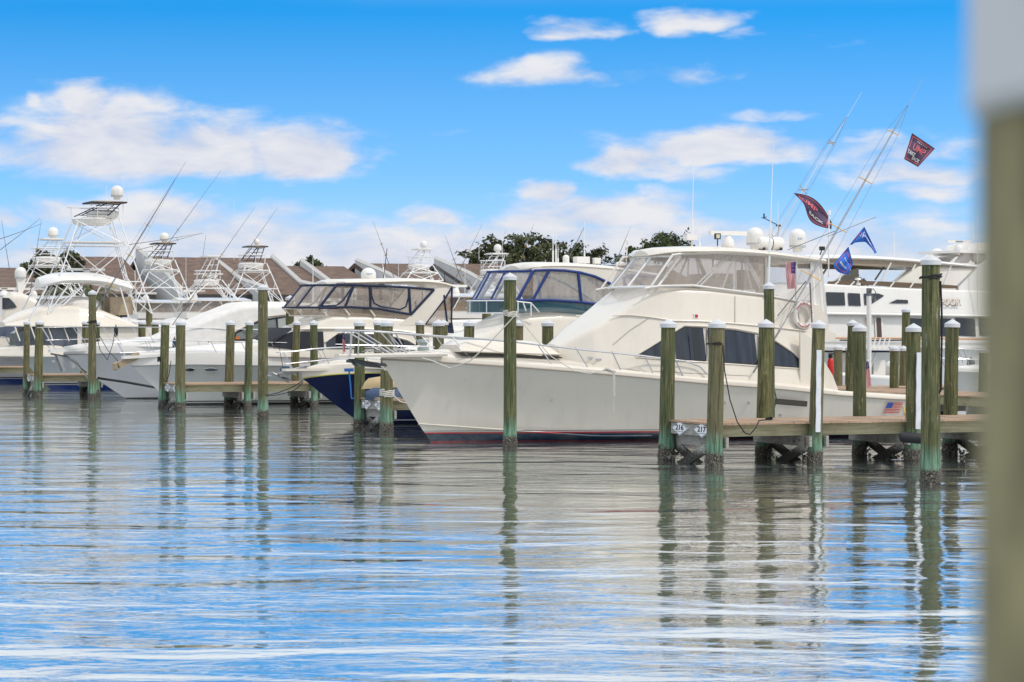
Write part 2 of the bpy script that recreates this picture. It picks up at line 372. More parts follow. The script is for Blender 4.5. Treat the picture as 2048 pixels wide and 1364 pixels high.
# ================= piles
def pile_mesh(r, h, seed):
    rd = random.Random(seed); m = MB(); rows = []
    n = 22; ph = rd.uniform(0, 6)
    zs = [-1.0, 0, .1, .2, .3, .5, .9, h*.5, h*.75, h]
    for z in zs:
        rr = r*(1.05-.10*max(z, 0)/h); row = []
        for j in range(n):
            th = 2*math.pi*j/n; k = 1+.025*math.sin(2*th+ph)+.015*math.sin(5*th+ph*2)+rd.uniform(-.008, .008)
            if -.1 < z < .35: k += rd.uniform(0, .10)
            row.append((rr*k*math.cos(th), rr*k*math.sin(th), z))
        rows.append(row)
    m.grid(rows, close=True); k0 = len(m.v); m.f.append(tuple(range(k0-n, k0)))
    return m
def add_pile(name, base, r, top, lean=(0, 0), parent=None, label=None, group=None, seed=0, barn=True, over=.022):
    h = top-.06
    if parent is None:
        root = pile_mesh(r, h, seed).build(name, pilem); root.location = base
        tag(root, label, 'mooring pile', group)
    else:
        root = pile_mesh(r, h, seed).build(name, pilem, parent); root.location = base
    root.rotation_euler = (lean[1], lean[0], 0)
    c = MB(); rc = r*.95+over
    c.lathe([(rc, h-.055), (rc+.006, h-.05), (rc+.006, h+.03), (rc-.012, h+.045), (.012, h+.045+rc*.5), (.002, h+.05+rc*.5)], n=20)
    cp = c.build('pile_cap', capm, root, angle=25)
    if barn:
        rd = random.Random(seed+5); b = MB()
        for i in range(120):
            th = rd.uniform(0, 6.283); z = rd.uniform(-.1, .27)*rd.uniform(.6, 1); s = rd.uniform(.012, .035); rr = r*1.08
            c0 = Vector((rr*math.cos(th), rr*math.sin(th), z)); d = Vector((math.cos(th), math.sin(th), rd.uniform(-.5, .5)))
            t1 = Vector((-math.sin(th), math.cos(th), 0))
            b.add([c0+t1*s, c0-t1*s*.6+Vector((0, 0, s)), c0-t1*s*.5-Vector((0, 0, s)), c0+d*s*1.1], [(0, 1, 3), (1, 2, 3), (2, 0, 3), (0, 2, 1)])
        tag(b.build('barnacles', barnm, root, smooth=False), kind='stuff')
    return root
barnm = pm('barnacle_shell', (.16, .145, .12), .9, var=.7, vscale=30)

def sign(num, pos, lab, s=.30):
    r = thing('slip_sign', lab, 'sign', pos, AZ-math.pi/2, 'diamond slip number signs')
    a, b_ = .425, .165                      # local: +x along the pier end, facing -y
    MB().prism([(-a, 0, 0), (0, 0, -b_), (a, 0, 0), (0, 0, b_)], (0, .012, 0)).build('plate', signw, r, smooth=False)
    o = MB(); P = lambda k, i: Vector(((-a, 0, a, 0)[i]*k, -.003, (0, -b_, 0, b_)[i]*k))
    for i in range(4):
        j = (i+1) % 4; o.add([P(.95, i), P(.95, j), P(.875, j), P(.875, i)], [(0, 1, 2, 3)])
    o.build('border', ink, r, smooth=False)
    letters('numerals', num, .15, ink, r, lambda x, y: Vector((x*1.75, -.004, y*1.05+.012)), bold=.004)
    MB().box((0, -.003, -b_*.42), (a*.8, .002, .008)).build('underline', ink, r, smooth=False)
    if num in (('216', 'left diamond sign 216 on the nearest pier, under the sportfisher hull'), ('217', 'right diamond sign 217 on the nearest pier, under the sportfisher hull')): MB().box((0, -.0045, .01), (a*1.15, .001, .006)).build('faded_mark', fadedred, r, smooth=False)
    return r
fadedred = pm('faded_red', (.5, .12, .1), .7)

def finger_pier(b0, label, pairs, a_end, nums, tops, seed, a0=0.0):
    a_end -= a0
    """Front pile row at b0, rear row at b0+2.3; decking between."""
    r = thing('finger_pier', label, 'pier', PW(a0, b0), AZ, 'wooden finger piers')
    W = 2.3; zt = .87; m = MB(); rd = random.Random(seed)
    a = -.02
    while a < a_end:
        wd = .138; m.box((a+wd/2, W/2, zt-.02+rd.uniform(-.003, .003)), (wd, W+.02+rd.uniform(-.01, .01), .04), rz=rd.uniform(-.002, .002)); a += wd+.007
    m.build('decking', deckm, r, smooth=False)
    f = MB()
    xs = [.19]+[p for p in pairs if p > .5]+[a_end]
    for i in range(len(xs)-1):
        f.box(((xs[i]+xs[i+1])/2+(.09 if i else 0), .18, zt-.04-.125), (xs[i+1]-xs[i]-.01-(.18 if i else 0.0), .05, .25))
    f.build('stringer', fascm, r, smooth=False)
    MB().box(((a_end)/2, W-.12, zt-.165), (a_end-.1, .05, .25)).build('stringer', fascm, r, smooth=False)
    MB().box((.03, W/2+.03, zt-.172), (.05, W-.42, .235)).build('end_board', beamm, r, smooth=False)
    for i, p in enumerate(pairs):
        for sx in ((-1, 1) if i else (1,)):
            bm_ = MB().box((p+sx*.2, W/2-.06, zt-.29-.115), (.06, W+.25, .23)).build('cross_beam', beamm, r, smooth=False)
            if sx < 0 and p > .5:
                bl = MB()
                for y, z in ((.0, .5), (.0, .40), (W-.05, .52)): bl.box((p-.2-.035, y, z), (.01, .05, .09))
                bl.build('rusty_bolts', rustm, r, smooth=False)
        for s1, (ya, yb) in enumerate(((.05, W), (W, .05))):
            m2 = MB().beam((p-.2+s1*.4, ya, .34), (p-.2+s1*.4, yb, -.42), .05, .2)
            m2.build('cross_brace', beamm, r, smooth=False)
        b = MB()
        for k in range(150):
            y = rd.uniform(0, W); s = rd.uniform(.015, .045); sgn = rd.choice((-1, 1)); u_ = y/W
            zz = .34-.76*u_ if rd.random() < .5 else -.42+.76*u_
            if zz > .12: zz = rd.uniform(.0, .15) if rd.random() < .5 else zz
            if zz < -.12: continue
            c0 = Vector((p+sgn*.2, y, zz+rd.uniform(-.1, .06)))
            d = Vector((rd.uniform(-1, 1), rd.uniform(-1, 1), rd.uniform(-1, 1)))*s
            b.add([c0+Vector((-s, 0, -s)), c0+Vector((s, 0, -s*.5)), c0+Vector((0, s, s)), c0+d*1.4, c0+Vector((0, -s, .2*s))], [(0, 1, 4), (1, 2, 4), (2, 0, 4), (0, 2, 3), (2, 1, 3), (1, 0, 3)])
        if abs(p) < 8: tag(b.build('barnacles', barnm, r, smooth=False), kind='stuff')
        for q_, (yy) in enumerate((0.0, W)):
            tp = tops.get((i, q_), 2.97)
            if tp: add_pile('pile', (p+rd.uniform(-.02, .02), yy, 0), rd.uniform(.125, .168) if not (i == 0 and q_ == 0) else .165, tp,
                     (rd.uniform(-.012, .034), rd.uniform(-.012, .012)), r, seed=seed*10+i*2+q_, barn=(b0 < 20))
    if nums:
        sg = BO
        for (num, lab), y in zip(nums, (W*.72, W*.26)):
            p = PW(a0, b0)+Matrix.Rotation(AZ, 3, 'Z')@Vector((-.012, y, zt-.165)); sign(num, p, lab)
    return r
PP = [0, 2.36, 4.75, 7.1, 9.5, 11.9, 14.3]
finger_pier(0, 'wooden finger pier nearest the camera with slip signs 216 and 217', PP, 15, (('216', 'left diamond sign 216 on the nearest pier, under the sportfisher hull'), ('217', 'right diamond sign 217 on the nearest pier, under the sportfisher hull')), {(1, 0): 2.96, (2, 1): 2.88, (2, 0): 2.88}, 3)
finger_pier(17.4, 'weathered finger pier beside the navy hulled boat, signs 214 and 215', PP, 15, (('214', 'left diamond sign 214 on the pier end below the navy hull and tan kayak'), ('215', 'right diamond sign 215 on the pier end below the navy hull and tan kayak')), {}, 4, -1.19)
finger_pier(36.1, 'grey finger pier with signs 212 and 213 in front of the flybridge yacht', PP, 15, (('212', 'left diamond sign 212 on the pier end before the hull with oval portholes'), ('213', 'right diamond sign 213 on the pier end before the hull with oval portholes')), {}, 5, -2.1)
finger_pier(52.4, 'farther finger pier at the left with signs 210 and 211', PP, 15, (('210', 'left diamond sign 210 on the far left pier'), ('211', 'right diamond sign 211 on the far left pier')), {}, 6, -3.7)
finger_pier(70.0, 'farthest finger pier at the left edge behind the 210 pier', PP, 15, None, {}, 8, -4.6)
# main walkway joining the finger piers
wk = thing('dock_walkway', 'main wooden dock walkway behind the boats at the right', 'walkway', PW(15, -8), AZ)
m = MB(); yy = 0
while yy < 82: m.box((1.25, yy+.07, .86+random.uniform(-.003, .003)), (2.5, .138, .04)); yy += .146
m.build('decking', deckm, wk, smooth=False)
MB().box((.06, 41, .715), (.05, 82, .24)).build('stringer', fascm, wk, smooth=False)
MB().box((2.44, 41, .715), (.05, 82, .24)).build('stringer', fascm, wk, smooth=False)
m = MB()
for k in range(28): m.box((1.25, 1+k*3, .46), (2.6, .08, .25)); m.tube((.25, 1.2+k*3, -1), (.25, 1.2+k*3, .83), .14, 10); m.tube((2.2, 1.2+k*3, -1), (2.2, 1.2+k*3, .83), .14, 10)
m.build('under_frame', beamm, wk, smooth=False)
p2 = thing('finger_pier', 'finger pier on the far side of the main walkway at the right edge', 'pier', PW(17.5, 23), AZ, 'wooden finger piers')
m = MB(); a = 0
while a < 14: m.box((a+.07, 1, .86), (.138, 2.0, .04)); a += .145
m.build('decking', deckm, p2, smooth=False)
MB().box((7, .06, .72), (14, .05, .24)).build('stringer', fascm, p2, smooth=False)
MB().box((7, 1.94, .72), (14, .05, .24)).build('stringer', fascm, p2, smooth=False)
m = MB()
for k in range(6): m.tube((1+k*2.4, .2, -1), (1+k*2.4, .2, .83), .14, 10); m.tube((1+k*2.4, 1.8, -1), (1+k*2.4, 1.8, .83), .14, 10)
m.build('under_frame', beamm, p2, smooth=False)

# free standing mooring piles: photo column, row of the top, row of the waterline or distance, radius
MP = [
 (1020, 555, 59.6, .148, 'tall brown mooring pile with white rope coiled round it, in front of the large sportfisher'),
 (1539, 573, 60.5, .13, 'tall mooring pile just behind the near pier against the sportfisher cabin'),
 (1861, 523, 46.2, .172, 'tallest and nearest green mooring pile in front of the pier at the right'),
 (526, 576, 76.9, .155, 'tall mooring pile beside the 212 pier, in front of the cream cruiser'),
 (184, 586, 95.0, .15, 'tall mooring pile at the left with black rope looped near its top'),
 (580, 597, 92.0, .155, 'mooring pile with white cap left of the flybridge yacht windows'),
 (297, 603, 110.0, .15, 'mooring pile standing before the tower boats at the left'),
 (972, 589, 86.0, .155, 'dark green mooring pile between the two enclosed yachts'),
 (1810, 621, 90.0, .15, 'mooring pile before the door of the big white yacht'),
 (1777, 686, 100.0, .15, 'short far pile left of its pair before the outboard engine'),
 (1788, 698, 79.0, .15, 'short brown pile in front of the outboard engine'),
 (1806, 698, 82.0, .14, 'short pile half hidden behind the pile with the white strip'),
 (1676, 696, 82.0, .15, 'short pile beside the red fire extinguisher'),
 (1698, 697, 83.0, .14, 'short pile hidden behind the pile near the stern flag'),
 (1902, 700, 74.5, .155, 'short brown pile with white band at the walkway'),
 (1928, 686, 104.0, .15, 'far pile with blue line round its top'),
 (1966, 702, 76.0, .15, 'short pile at the right edge of the walkway'),
 (1961, 686, 108.0, .15, 'far pile near the right edge behind the walkway'),
 (1003, 622, 105.0, .15, 'dark green pile just left of the tall roped pile'),
 (916, 654, 95.0, .15, 'far pile left of the dark pile cluster behind the bow rail'),
]
for i, (x, ty, D, r, lab) in enumerate(MP):
    top = H-(ty-HZ)/FPX*D+.05
    add_pile('mooring_pile', Vector(((x-1024)/FPX*D, D, 0)), r, top, (random.uniform(-.005, .012), random.uniform(-.01, .01)), None, lab, 'free standing mooring piles', seed=100+i, barn=D < 80)
# nearest pile, out of focus at the right
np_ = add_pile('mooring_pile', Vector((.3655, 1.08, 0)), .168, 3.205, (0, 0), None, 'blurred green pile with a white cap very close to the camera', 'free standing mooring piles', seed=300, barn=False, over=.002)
np_.data.materials[0] = pm('lightened_pile_wood', (.225, .20, .10), .85, var=.6, vscale=3, vmap=(8, 8, 4), bump=.01)  # lighter copy of the pile wood, brightening the shaded side toward the camera

# ================= boat building helpers
def lerp(a, b, t): return a+(b-a)*t
def interp(tab, x):
    if x <= tab[0][0]: return tab[0][1]
    for (x0, y0), (x1, y1) in zip(tab, tab[1:]):
        if x <= x1: return lerp(y0, y1, (x-x0)/max(x1-x0, 1e-9))
    return tab[-1][1]
def sint(tab, x):                         # smooth (Catmull-Rom) interpolation through a table
    n = len(tab)
    if x <= tab[0][0]: return tab[0][1]
    if x >= tab[-1][0]: return tab[-1][1]
    for i in range(n-1):
        if x <= tab[i+1][0]:
            x0, y0 = tab[i]; x1, y1 = tab[i+1]; h_ = x1-x0
            m0 = (y1-tab[i-1][1])/(x1-tab[i-1][0]) if i > 0 else (y1-y0)/h_
            m1 = (tab[i+2][1]-y0)/(tab[i+2][0]-x0) if i < n-2 else (y1-y0)/h_
            u = (x-x0)/h_; u2, u3 = u*u, u*u*u
            return (2*u3-3*u2+1)*y0+(u3-2*u2+u)*h_*m0+(-2*u3+3*u2)*y1+(u3-u2)*h_*m1
def hull_mat(name, color, bands, rough=.28, streak=.10, coat=.4):
    """bands: list of (z_top, colour), lowest first; above the last one the hull colour. Painted stripes."""
    mt = bpy.data.materials.new(name); mt.use_nodes = True; q = NT(mt.node_tree)
    b = q.n('ShaderNodeBsdfPrincipled'); o = q.n('ShaderNodeOutputMaterial'); q.put(o, 0, b.outputs[0])
    oc = q.n('ShaderNodeTexCoord').outputs['Object']; z = q.xyz(oc)[2]
    st = q.noise(q.mapv(oc, (3.5, 3.5, .25)), 1.0, 5, .6)
    c = q.mix(q.mr(st, .5, .8, 0, streak*2), color+(1,), tuple(x*.55 for x in color)+(1,))
    for zt, cc in reversed(bands): c = q.mix(q.m('LESS_THAN', z, zt), c, cc)
    gm = q.noise(q.mapv(oc, (1.2, 1.2, 2.5), (4, 4, 4)), 1.0, 5, .7)
    c = q.mix(q.m('MULTIPLY', q.mr(z, .75, .1, 0, 1), q.mr(gm, .45, .75, 0, streak*3)), c, (.34, .29, .20, 1))
    bp = q.n('ShaderNodeBump'); bp.inputs['Distance'].default_value = .05; bp.inputs['Strength'].default_value = .35; q.put(bp, 'Height', q.noise(oc, .9, 2)); q.put(b, 'Normal', bp.outputs[0]); q.put(b, 'Coat Normal', bp.outputs[0])
    q.put(b, 'Base Color', c); q.put(b, 'Roughness', rough); b.inputs['Coat Weight'].default_value = coat; b.inputs['Specular IOR Level'].default_value = .5 if coat > .2 else .2; b.inputs['Coat Roughness'].default_value = .08
    return mt
class Hull:
    def __init__(s, top, bot, a1, sheer, B, wl=.86, ps=3.0, pw=1.8, rake=.0, zc=.12, stern=.93):
        s.t, s.b, s.a1, s.sh, s.B, s.wl, s.ps, s.pw, s.rake, s.zc, s.stern = top, bot, a1, sheer, B, wl, ps, pw, rake, zc, stern
    def z(s, a): return sint(s.sh, a)
    def bs(s, a):
        t_ = min(max((a-s.t[0])/(s.a1-s.t[0]), 0), 1)
        return s.B*(1-(1-t_)**s.ps)*lerp(1, s.stern, max(0, (t_-.55)/.45)**2)
    def pt(s, t_, k):                      # k 0..1 from the keel line (z=-.5) to the sheer
        at = s.t[0]+(s.a1-s.t[0])*t_; zs = s.z(at); z = -.5+(zs+.5)*k
        zf = (z+.0)/(s.t[1]); zf = max(min(zf, 1), -.35)
        ast = lerp(s.b[0], s.t[0], zf if zf < 0 else zf**.92)
        a = ast+(s.a1-s.rake*(1-k)-ast)*t_
        kc = (.5+lerp(.45, s.zc, min(1, t_*3)))/(zs+.5)   # chine
        tp = lerp(1, s.stern, max(0, (t_-.55)/.45)**2)
        bc = s.B*s.wl*(1-(1-t_)**s.pw)*tp; bsh = s.B*(1-(1-t_)**s.ps)*tp
        if k <= kc: return Vector((a, -bc*(k/kc)**.8, z))
        u = (k-kc)/(1-kc); return Vector((a, -lerp(bc, bsh, lerp(u, u**1.9, max(0, 1-t_*1.8))), z))
    def build(s, mat, parent, deck=gel, crown=.25, rub=None, toe=.09, cockpit=None):
        ts = [1-(1-i/34)**1.0 for i in range(35)]; ts = [t_**1.5 for t_ in ts]
        ks = [i/16 for i in range(17)]
        m = MB()
        for sg in (-1, 1):
            rows = []
            for t_ in ts: rows.append([Vector((p.x, p.y*-sg, p.z)) for p in (s.pt(t_, k) for k in ks)])
            m.grid(rows)
        tr = [s.pt(1, k) for k in ks]; poly = tr+[Vector((p.x, -p.y, p.z)) for p in reversed(tr)]
        m.add(poly, [tuple(range(len(poly)))])
        m.build('hull', mat, parent, angle=30)
        d = MB(); rows = []
        for t_ in ts:
            if cockpit and s.t[0]+(s.a1-s.t[0])*t_ > cockpit+.01: break
            p = s.pt(t_, 1); w_ = -p.y; row = []
            for f, zz in ((1.0, .0), (1.0, toe*.6), (.97, toe), (.86, toe+.03), (.6, toe+crown*.5), (.3, toe+crown*.85), (0, toe+crown)):
                row.append(Vector((p.x, -w_*f, p.z+min(zz, toe+w_*.3))))
            rows.append(row+[Vector((v.x, -v.y, v.z)) for v in reversed(row[:-1])])
        d.grid(rows)
        if not cockpit:
            r_ = rows[-1]; d.add([v.copy() for v in r_], [tuple(range(len(r_)))])
        d.build('deck', deck, parent, angle=40)
        if cockpit:
            g = MB()
            for sg in (-1, 1):
                rr = []
                for i in range(9):
                    a = lerp(cockpit, s.a1, i/8); b_ = s.bs(a); z = s.z(a)
                    rr.append([Vector((a, sg*b_, z)), Vector((a, sg*(b_+.0), z+toe*.6)), Vector((a, sg*(b_-.04), z+toe)), Vector((a, sg*(b_-.36), z+toe)), Vector((a, sg*(b_-.38), .5)), Vector((a, 0, .5))])
                g.grid(rr)
            b_ = s.bs(s.a1); z = s.z(s.a1)
            g.box((s.a1-.08, 0, z*.5+.25+toe*.5), (.16, b_*2-.06, z-.5+toe-.004))
            g.build('cockpit', deck, parent, angle=40)
        if rub:
            for sg in (-1, 1):
                pts = [Vector((v.x, sg*-1*(v.y-.012), v.z-.01)) for v in (s.pt(t_, 1) for t_ in ts)]
                MB().path(pts, .022, 6).build('rub_rail', rub, parent)
class House:
    """A moulded superstructure: top outline tab (a,z), base outline (a,z), half width tables at base and top."""
    def __init__(s, top, base, wb, wt, r=.12, crown=.06, n=28):
        s.top, s.base, s.wb, s.wt, s.r, s.crown, s.n = top, base, wb, wt, r, crown, n
    def side(s, a, z):
        zb, zt = interp(s.base, a), interp(s.top, a); wb, wt = interp(s.wb, a), interp(s.wt, a)
        u = min(max((z-zb)/max(zt-zb-s.r*.5, .05), 0), 1); return lerp(wb, wt, u)
    def section(s, a):
        zb, zt = interp(s.base, a), interp(s.top, a); wb, wt = interp(s.wb, a), interp(s.wt, a)
        hgt = max(zt-zb, .002); r = min(s.r, hgt*.5, wt*.5); row = [Vector((a, -wb, zb-.04))]
        for i in range(5): u = i/4; row.append(Vector((a, -lerp(wb, wt, u), lerp(zb, zt-r, u))))
        for th in (22, 45, 68): t_ = math.radians(th); row.append(Vector((a, -(wt-r+r*math.cos(t_)), zt-r+r*math.sin(t_))))
        cr = min(s.crown, hgt*.3)
        for f in (.99, .66, .33, 0): row.append(Vector((a, -(wt-r)*f, zt+cr*(1-f*f))))
        return row+[Vector((v.x, -v.y, v.z)) for v in reversed(row[:-1])]
    def build(s, name, mat, parent, caps=True):
        a0, a1 = s.top[0][0], s.top[-1][0]
        xs = sorted(set([lerp(a0, a1, i/s.n) for i in range(s.n+1)]+[p[0] for p in s.top if a0 <= p[0] <= a1]))
        rows = [s.section(a) for a in xs]; m = MB(); m.grid(rows)
        if caps:
            for r_ in (rows[0], rows[-1]): m.add([v.copy() for v in r_], [tuple(range(len(r_)))])
        return m.build(name, mat, parent, angle=32)
def side_panel(name, L, S, topl, botl, mat, parent, off=.012, both=True, n=14, rows=4, th=0.0):
    """A pane lying on the side of superstructure S between an upper and a lower outline, both given in photo pixels."""
    def cv(pts):
        out = []
        for (x, y) in pts:
            p = L(x, y, -1.5)
            for _ in range(5): p = L(x, y, -S.side(p.x, p.z))
            out.append((p.x, p.z))
        return out
    T, Bt = cv(topl), cv(botl); a0 = max(T[0][0], Bt[0][0]); a1 = min(T[-1][0], Bt[-1][0])
    xs = sorted(set([lerp(a0, a1, i/n) for i in range(n+1)]+[p[0] for p in T+Bt if a0 < p[0] < a1]))
    os_ = []
    for sg in ((-1, 1) if both else (-1,)):
        g = []
        for a in xs:
            zt, zb = interp(T, a), interp(Bt, a)
            g.append([Vector((a, sg*(S.side(a, z)+off), z)) for z in (lerp(zb, zt, k/rows) for k in range(rows+1))])
        os_.append(MB().grid(g).build(name, mat, parent, angle=60))
    return os_
def trim(name, L, S, pts, r, mat, parent, off=.015, both=True, closed=False):
    """A tube (frame, binding, moulding) laid on the side surface along photo points."""
    q = []
    for (x, y) in pts:
        p = L(x, y, -1.5)
        for _ in range(5): p = L(x, y, -S.side(p.x, p.z))
        q.append(p)
    q2 = []
    for i in range(len(q)-(0 if closed else 1)):
        p0, p1 = q[i], q[(i+1) % len(q)]
        for k in range(4): p = p0.lerp(p1, k/4); q2.append(Vector((p.x, -(S.side(p.x, p.z)+off), p.z)))
    if not closed: p = q[-1]; q2.append(Vector((p.x, -(S.side(p.x, p.z)+off), p.z)))
    for sg in ((1, -1) if both else (1,)):
        MB().path([Vector((p.x, p.y*sg, p.z)) for p in q2], r, 6, closed=closed).build(name, mat, parent)
def rail(parent, hl, a0, a1, h0, h1, n, inset=.12, mid=True, lean=.0, mat=chrome, r=.016, bow=None, drop_end=True):
    """Stanchions and rails along both deck edges, joined round the bow."""
    for sg in (-1, 1):
        def P(a, k): 
            b_ = max(hl.bs(max(a, hl.t[0]+.01))-inset, .04) if a > hl.t[0]+.3 else max(hl.bs(hl.t[0]+.5)-inset, .1)*.8
            hh = lerp(h0, h1, (a-a0)/(a1-a0)); return Vector((a-lean*hh*k, sg*b_, hl.z(max(a, hl.t[0]))+.08+hh*k))
        pts = [P(lerp(a0, a1, i/24), 1) for i in range(25)]
        if bow: pts.insert(0, Vector((pts[0].x-bow, 0, pts[0].z)))
        if drop_end: pts.append(P(a1+.35, .45)); pts.append(P(a1+.5, 0))
        m = MB().path(pts, r, 6)
        if mid:
            pm_ = [P(lerp(a0, a1, i/16), .5) for i in range(17)]
            if bow: pm_.insert(0, Vector((pm_[0].x-bow*.7, 0, pm_[0].z)))
            m.path(pm_, r*.75, 6)
        for i in range(n):
            a = lerp(a0+.1, a1, i/(n-1)); m.tube(P(a, 1), P(a, 0), r*.85, 6)
        m.build('deck_rail', mat, parent)
def dome(parent, c, r, h, mat=gel2, band=True, name='satellite_dome', txt=None):
    m = MB(); pr = [(r*.55, -.12), (r*.6, 0), (r*.93, 0), (r, .04), (r, h-r*.9)]
    for i in range(1, 8): th = math.pi/2*i/7; pr.append((max(r*math.cos(th), .003), h-r*.9+r*.9*math.sin(th)))
    m.lathe(pr, c, 18); o = m.build(name, mat, parent)
    if band: MB().lathe([(r*1.01, .02), (r*1.01, r*.28)], c, 18).build('base_band', pm_grey, o)
    if txt: letters('lettering', txt, r*.42, bluelet, o, lambda x, y: Vector((c[0]+x*.9-.1*r, c[1]-r*1.01*math.cos(min(1, abs(x)/r*.9)), c[2]+h*.45+y)))
    return o
pm_grey = pm('dome_base_grey', (.42, .44, .46), .5)
def radar(parent, c, L_=1.2, rz=0.0, txt=None, ped=.18):
    R = Matrix.Rotation(rz, 3, 'Z'); c = Vector(c)
    pd = MB(); pd.lathe([(ped, 0), (ped*1.05, .05), (ped*.8, .2), (ped*.4, .27), (.04, .29)], c, 14); o = pd.build('radar_pedestal', gel2, parent)
    m = MB(); m.box(c+Vector((0, 0, .36)), (L_, .1, .11), rz=rz); a = m.build('radar_array', gel2, o)
    if txt: letters('lettering', txt, .085, darklet, a, lambda x, y: c+R@Vector((x, -.053, 0))+Vector((0, 0, .36+y)), bold=.003)
def whip(parent, c, h, r=.012, lean=(0, 0), mat=alum, name='antenna'):
    c = Vector(c); m = MB(); q = c+Vector((lean[0]*h, lean[1]*h, h)); m.tube(c, c.lerp(q, .3), r*1.8, 6); m.tube(c.lerp(q, .3), q, r, 5, r*.35)
    m.build(name, mat, parent)
def outrigger(parent, base, tip, r=.03, n=4, spread=.35, mat=None, wires=True, name='outrigger'):
    mat = mat or rodm; base, tip = Vector(base), Vector(tip); d = tip-base; L_ = d.length; dn = d.normalized()
    u = dn.cross(Vector((0, 0, 1))).normalized(); v = dn.cross(u)
    m = MB(); m.tube(base, base+d*.62, r, 6, r*.7); m.tube(base+d*.6, tip, r*.65, 5, r*.2); o = m.build(name, mat, parent)
    if spread > 0:
        g = MB()
        for k in range(n):
            p = base+d*(.22+.19*k); s_ = spread*(1-.15*k)
            g.tube(p-u*s_, p+u*s_, .012, 4); g.tube(p-v*s_, p+v*s_, .012, 4)
        g.build('spreader', gold, o)
        if wires:
            g = MB()
            for dd in (u, -u, v, -v):
                pts = [base+d*.04]+[base+d*(.22+.19*k)+dd*spread*(1-.15*k) for k in range(n)]+[base+d*.9]
                g.path(pts, .004, 3)
            g.build('stay_wire', rodm, o)
def tower(parent, c, a_len, hw, z0, z1, z2, z3, mat=alum, lean=.35, canopy=True, blk=None, bucket=True, dm=.3, ladder=True, belly=True):
    """Tuna tower: raked legs from the house (z0) to a platform (z1), control belly (z2) and a small canopy (z3)."""
    c = Vector(c); o = lambda x, y, z: Vector((c.x+x, c.y+y, z)); m = MB()
    ab, at = a_len/2, a_len*.2
    for sy in (-1, 1):
        m.tube(o(-ab, sy*hw, z0), o(-at+.1, sy*hw*.45, z2-.2), .030); m.tube(o(ab, sy*hw, z0), o(at+.1, sy*hw*.45, z2), .030)
        zm = lerp(z0, z1, .95); f = (zm-z0)/(z2-z0)
        A = o(lerp(-ab, -at+.1, f), sy*lerp(hw, hw*.45, f), zm); B_ = o(lerp(ab, at+.1, f), sy*lerp(hw, hw*.45, f), zm)
        m.tube(A, B_, .024)
        m.tube(o(-ab, sy*hw, z0), B_, .019); m.tube(o(ab, sy*hw, z0), A, .019)
        zk = lerp(z0, z1, .45); f = (zk-z0)/(z2-z0)
        m.tube(o(lerp(-ab, -at, f), sy*lerp(hw, hw*.45, f), zk), o(lerp(ab, at, f), sy*lerp(hw, hw*.45, f), zk), .022)
        m.tube(A, o(at, sy*hw*.45, z2), .018); m.tube(B_, o(-at, sy*hw*.45, z2-.1), .018)
    for x in (-ab, ab): m.tube(o(x, -hw, z0+.02), o(x*.7, hw*.75, lerp(z0, z1, .6)), .02); m.tube(o(x, hw, z0+.02), o(x*.7, -hw*.75, lerp(z0, z1, .6)), .02)
    m.build('tower_legs', mat, parent)
    p = MB(); w1 = lerp(hw, hw*.45, (z1-z0)/(z2-z0))+.12
    p.box(o(.05, 0, z1), (a_len*.5, w1*2, .06)); p.build('tower_platform', gel2, parent)
    if belly:
        q = MB(); q.lathe([(hw*.38, 0), (hw*.5, .06), (hw*.55, .26), (hw*.48, .32), (hw*.2, .36)], o(-.05, 0, z2-.3), 16, sx=1.1); q.build('control_pod', gel2, parent)
    r_ = MB(); zz = z2+.05
    pts = [o(math.cos(k*math.pi/8)*a_len*.25, math.sin(k*math.pi/8)*hw*.62, zz+.42) for k in range(16)]
    r_.path(pts, .02, 5, closed=True)
    for k in range(0, 16, 3): r_.tube(pts[k], pts[k]-Vector((0, 0, .48)), .014, 5)
    r_.build('belly_rail', mat, parent)
    if canopy:
        tm = blk or mat; s = MB()
        for sy in (-1, 1):
            for x0, x1 in ((-.25, .1), (.25, .55)):
                s.tube(o(x0*a_len*.5-.1, sy*hw*.5, z2+.1), o(x1*a_len*.3+lean*.2, sy*hw*.45, z3-.06), .026)
            for k in range(4): f = k/4+.1; s.tube(o(lerp(-.25*a_len*.5, .1*a_len*.3+lean*.2, f), sy*hw*.48, lerp(z2+.1, z3, f)), o(lerp(.25*a_len*.5, .55*a_len*.3+lean*.2, f), sy*hw*.48, lerp(z2+.1, z3, f)), .014)
        s.build('canopy_frame', tm, parent)
        k = MB(); k.box(o(.12+lean*.25, 0, z3), (a_len*.34, hw*1.2, .05)); k.box(o(.12+lean*.25, 0, z3+.035), (a_len*.28, hw*1.0, .03)); k.build('canopy', tanc if blk else gel2, parent)
        if blk: MB().path([o(.12+lean*.25+sx*a_len*.17, sy*hw*.6, z3-.02) for sx, sy in ((-1, -1), (1, -1), (1, 1), (-1, 1))], .035, 5, closed=True).build('canopy_binding', blk, parent)
        if dm: dome(parent, o(.2+lean*.25, 0, z3+.16), dm, dm*1.75)
    if ladder:
        l = MB(); x0, x1 = ab*.75, at*.8
        for sy in (.12, .48): l.tube(o(x0, -hw*.6+sy, z0), o(x1, -hw*.3+sy, z2-.3), .02, 5)
        nR = int((z2-z0)/.3)
        for k in range(nR): f = (k+.5)/nR; l.tube(o(lerp(x0, x1, f), lerp(-hw*.6, -hw*.3, f)+.12, lerp(z0, z2-.3, f)), o(lerp(x0, x1, f), lerp(-hw*.6, -hw*.3, f)+.48, lerp(z0, z2-.3, f)), .016, 5)
        l.build('ladder', mat, parent)
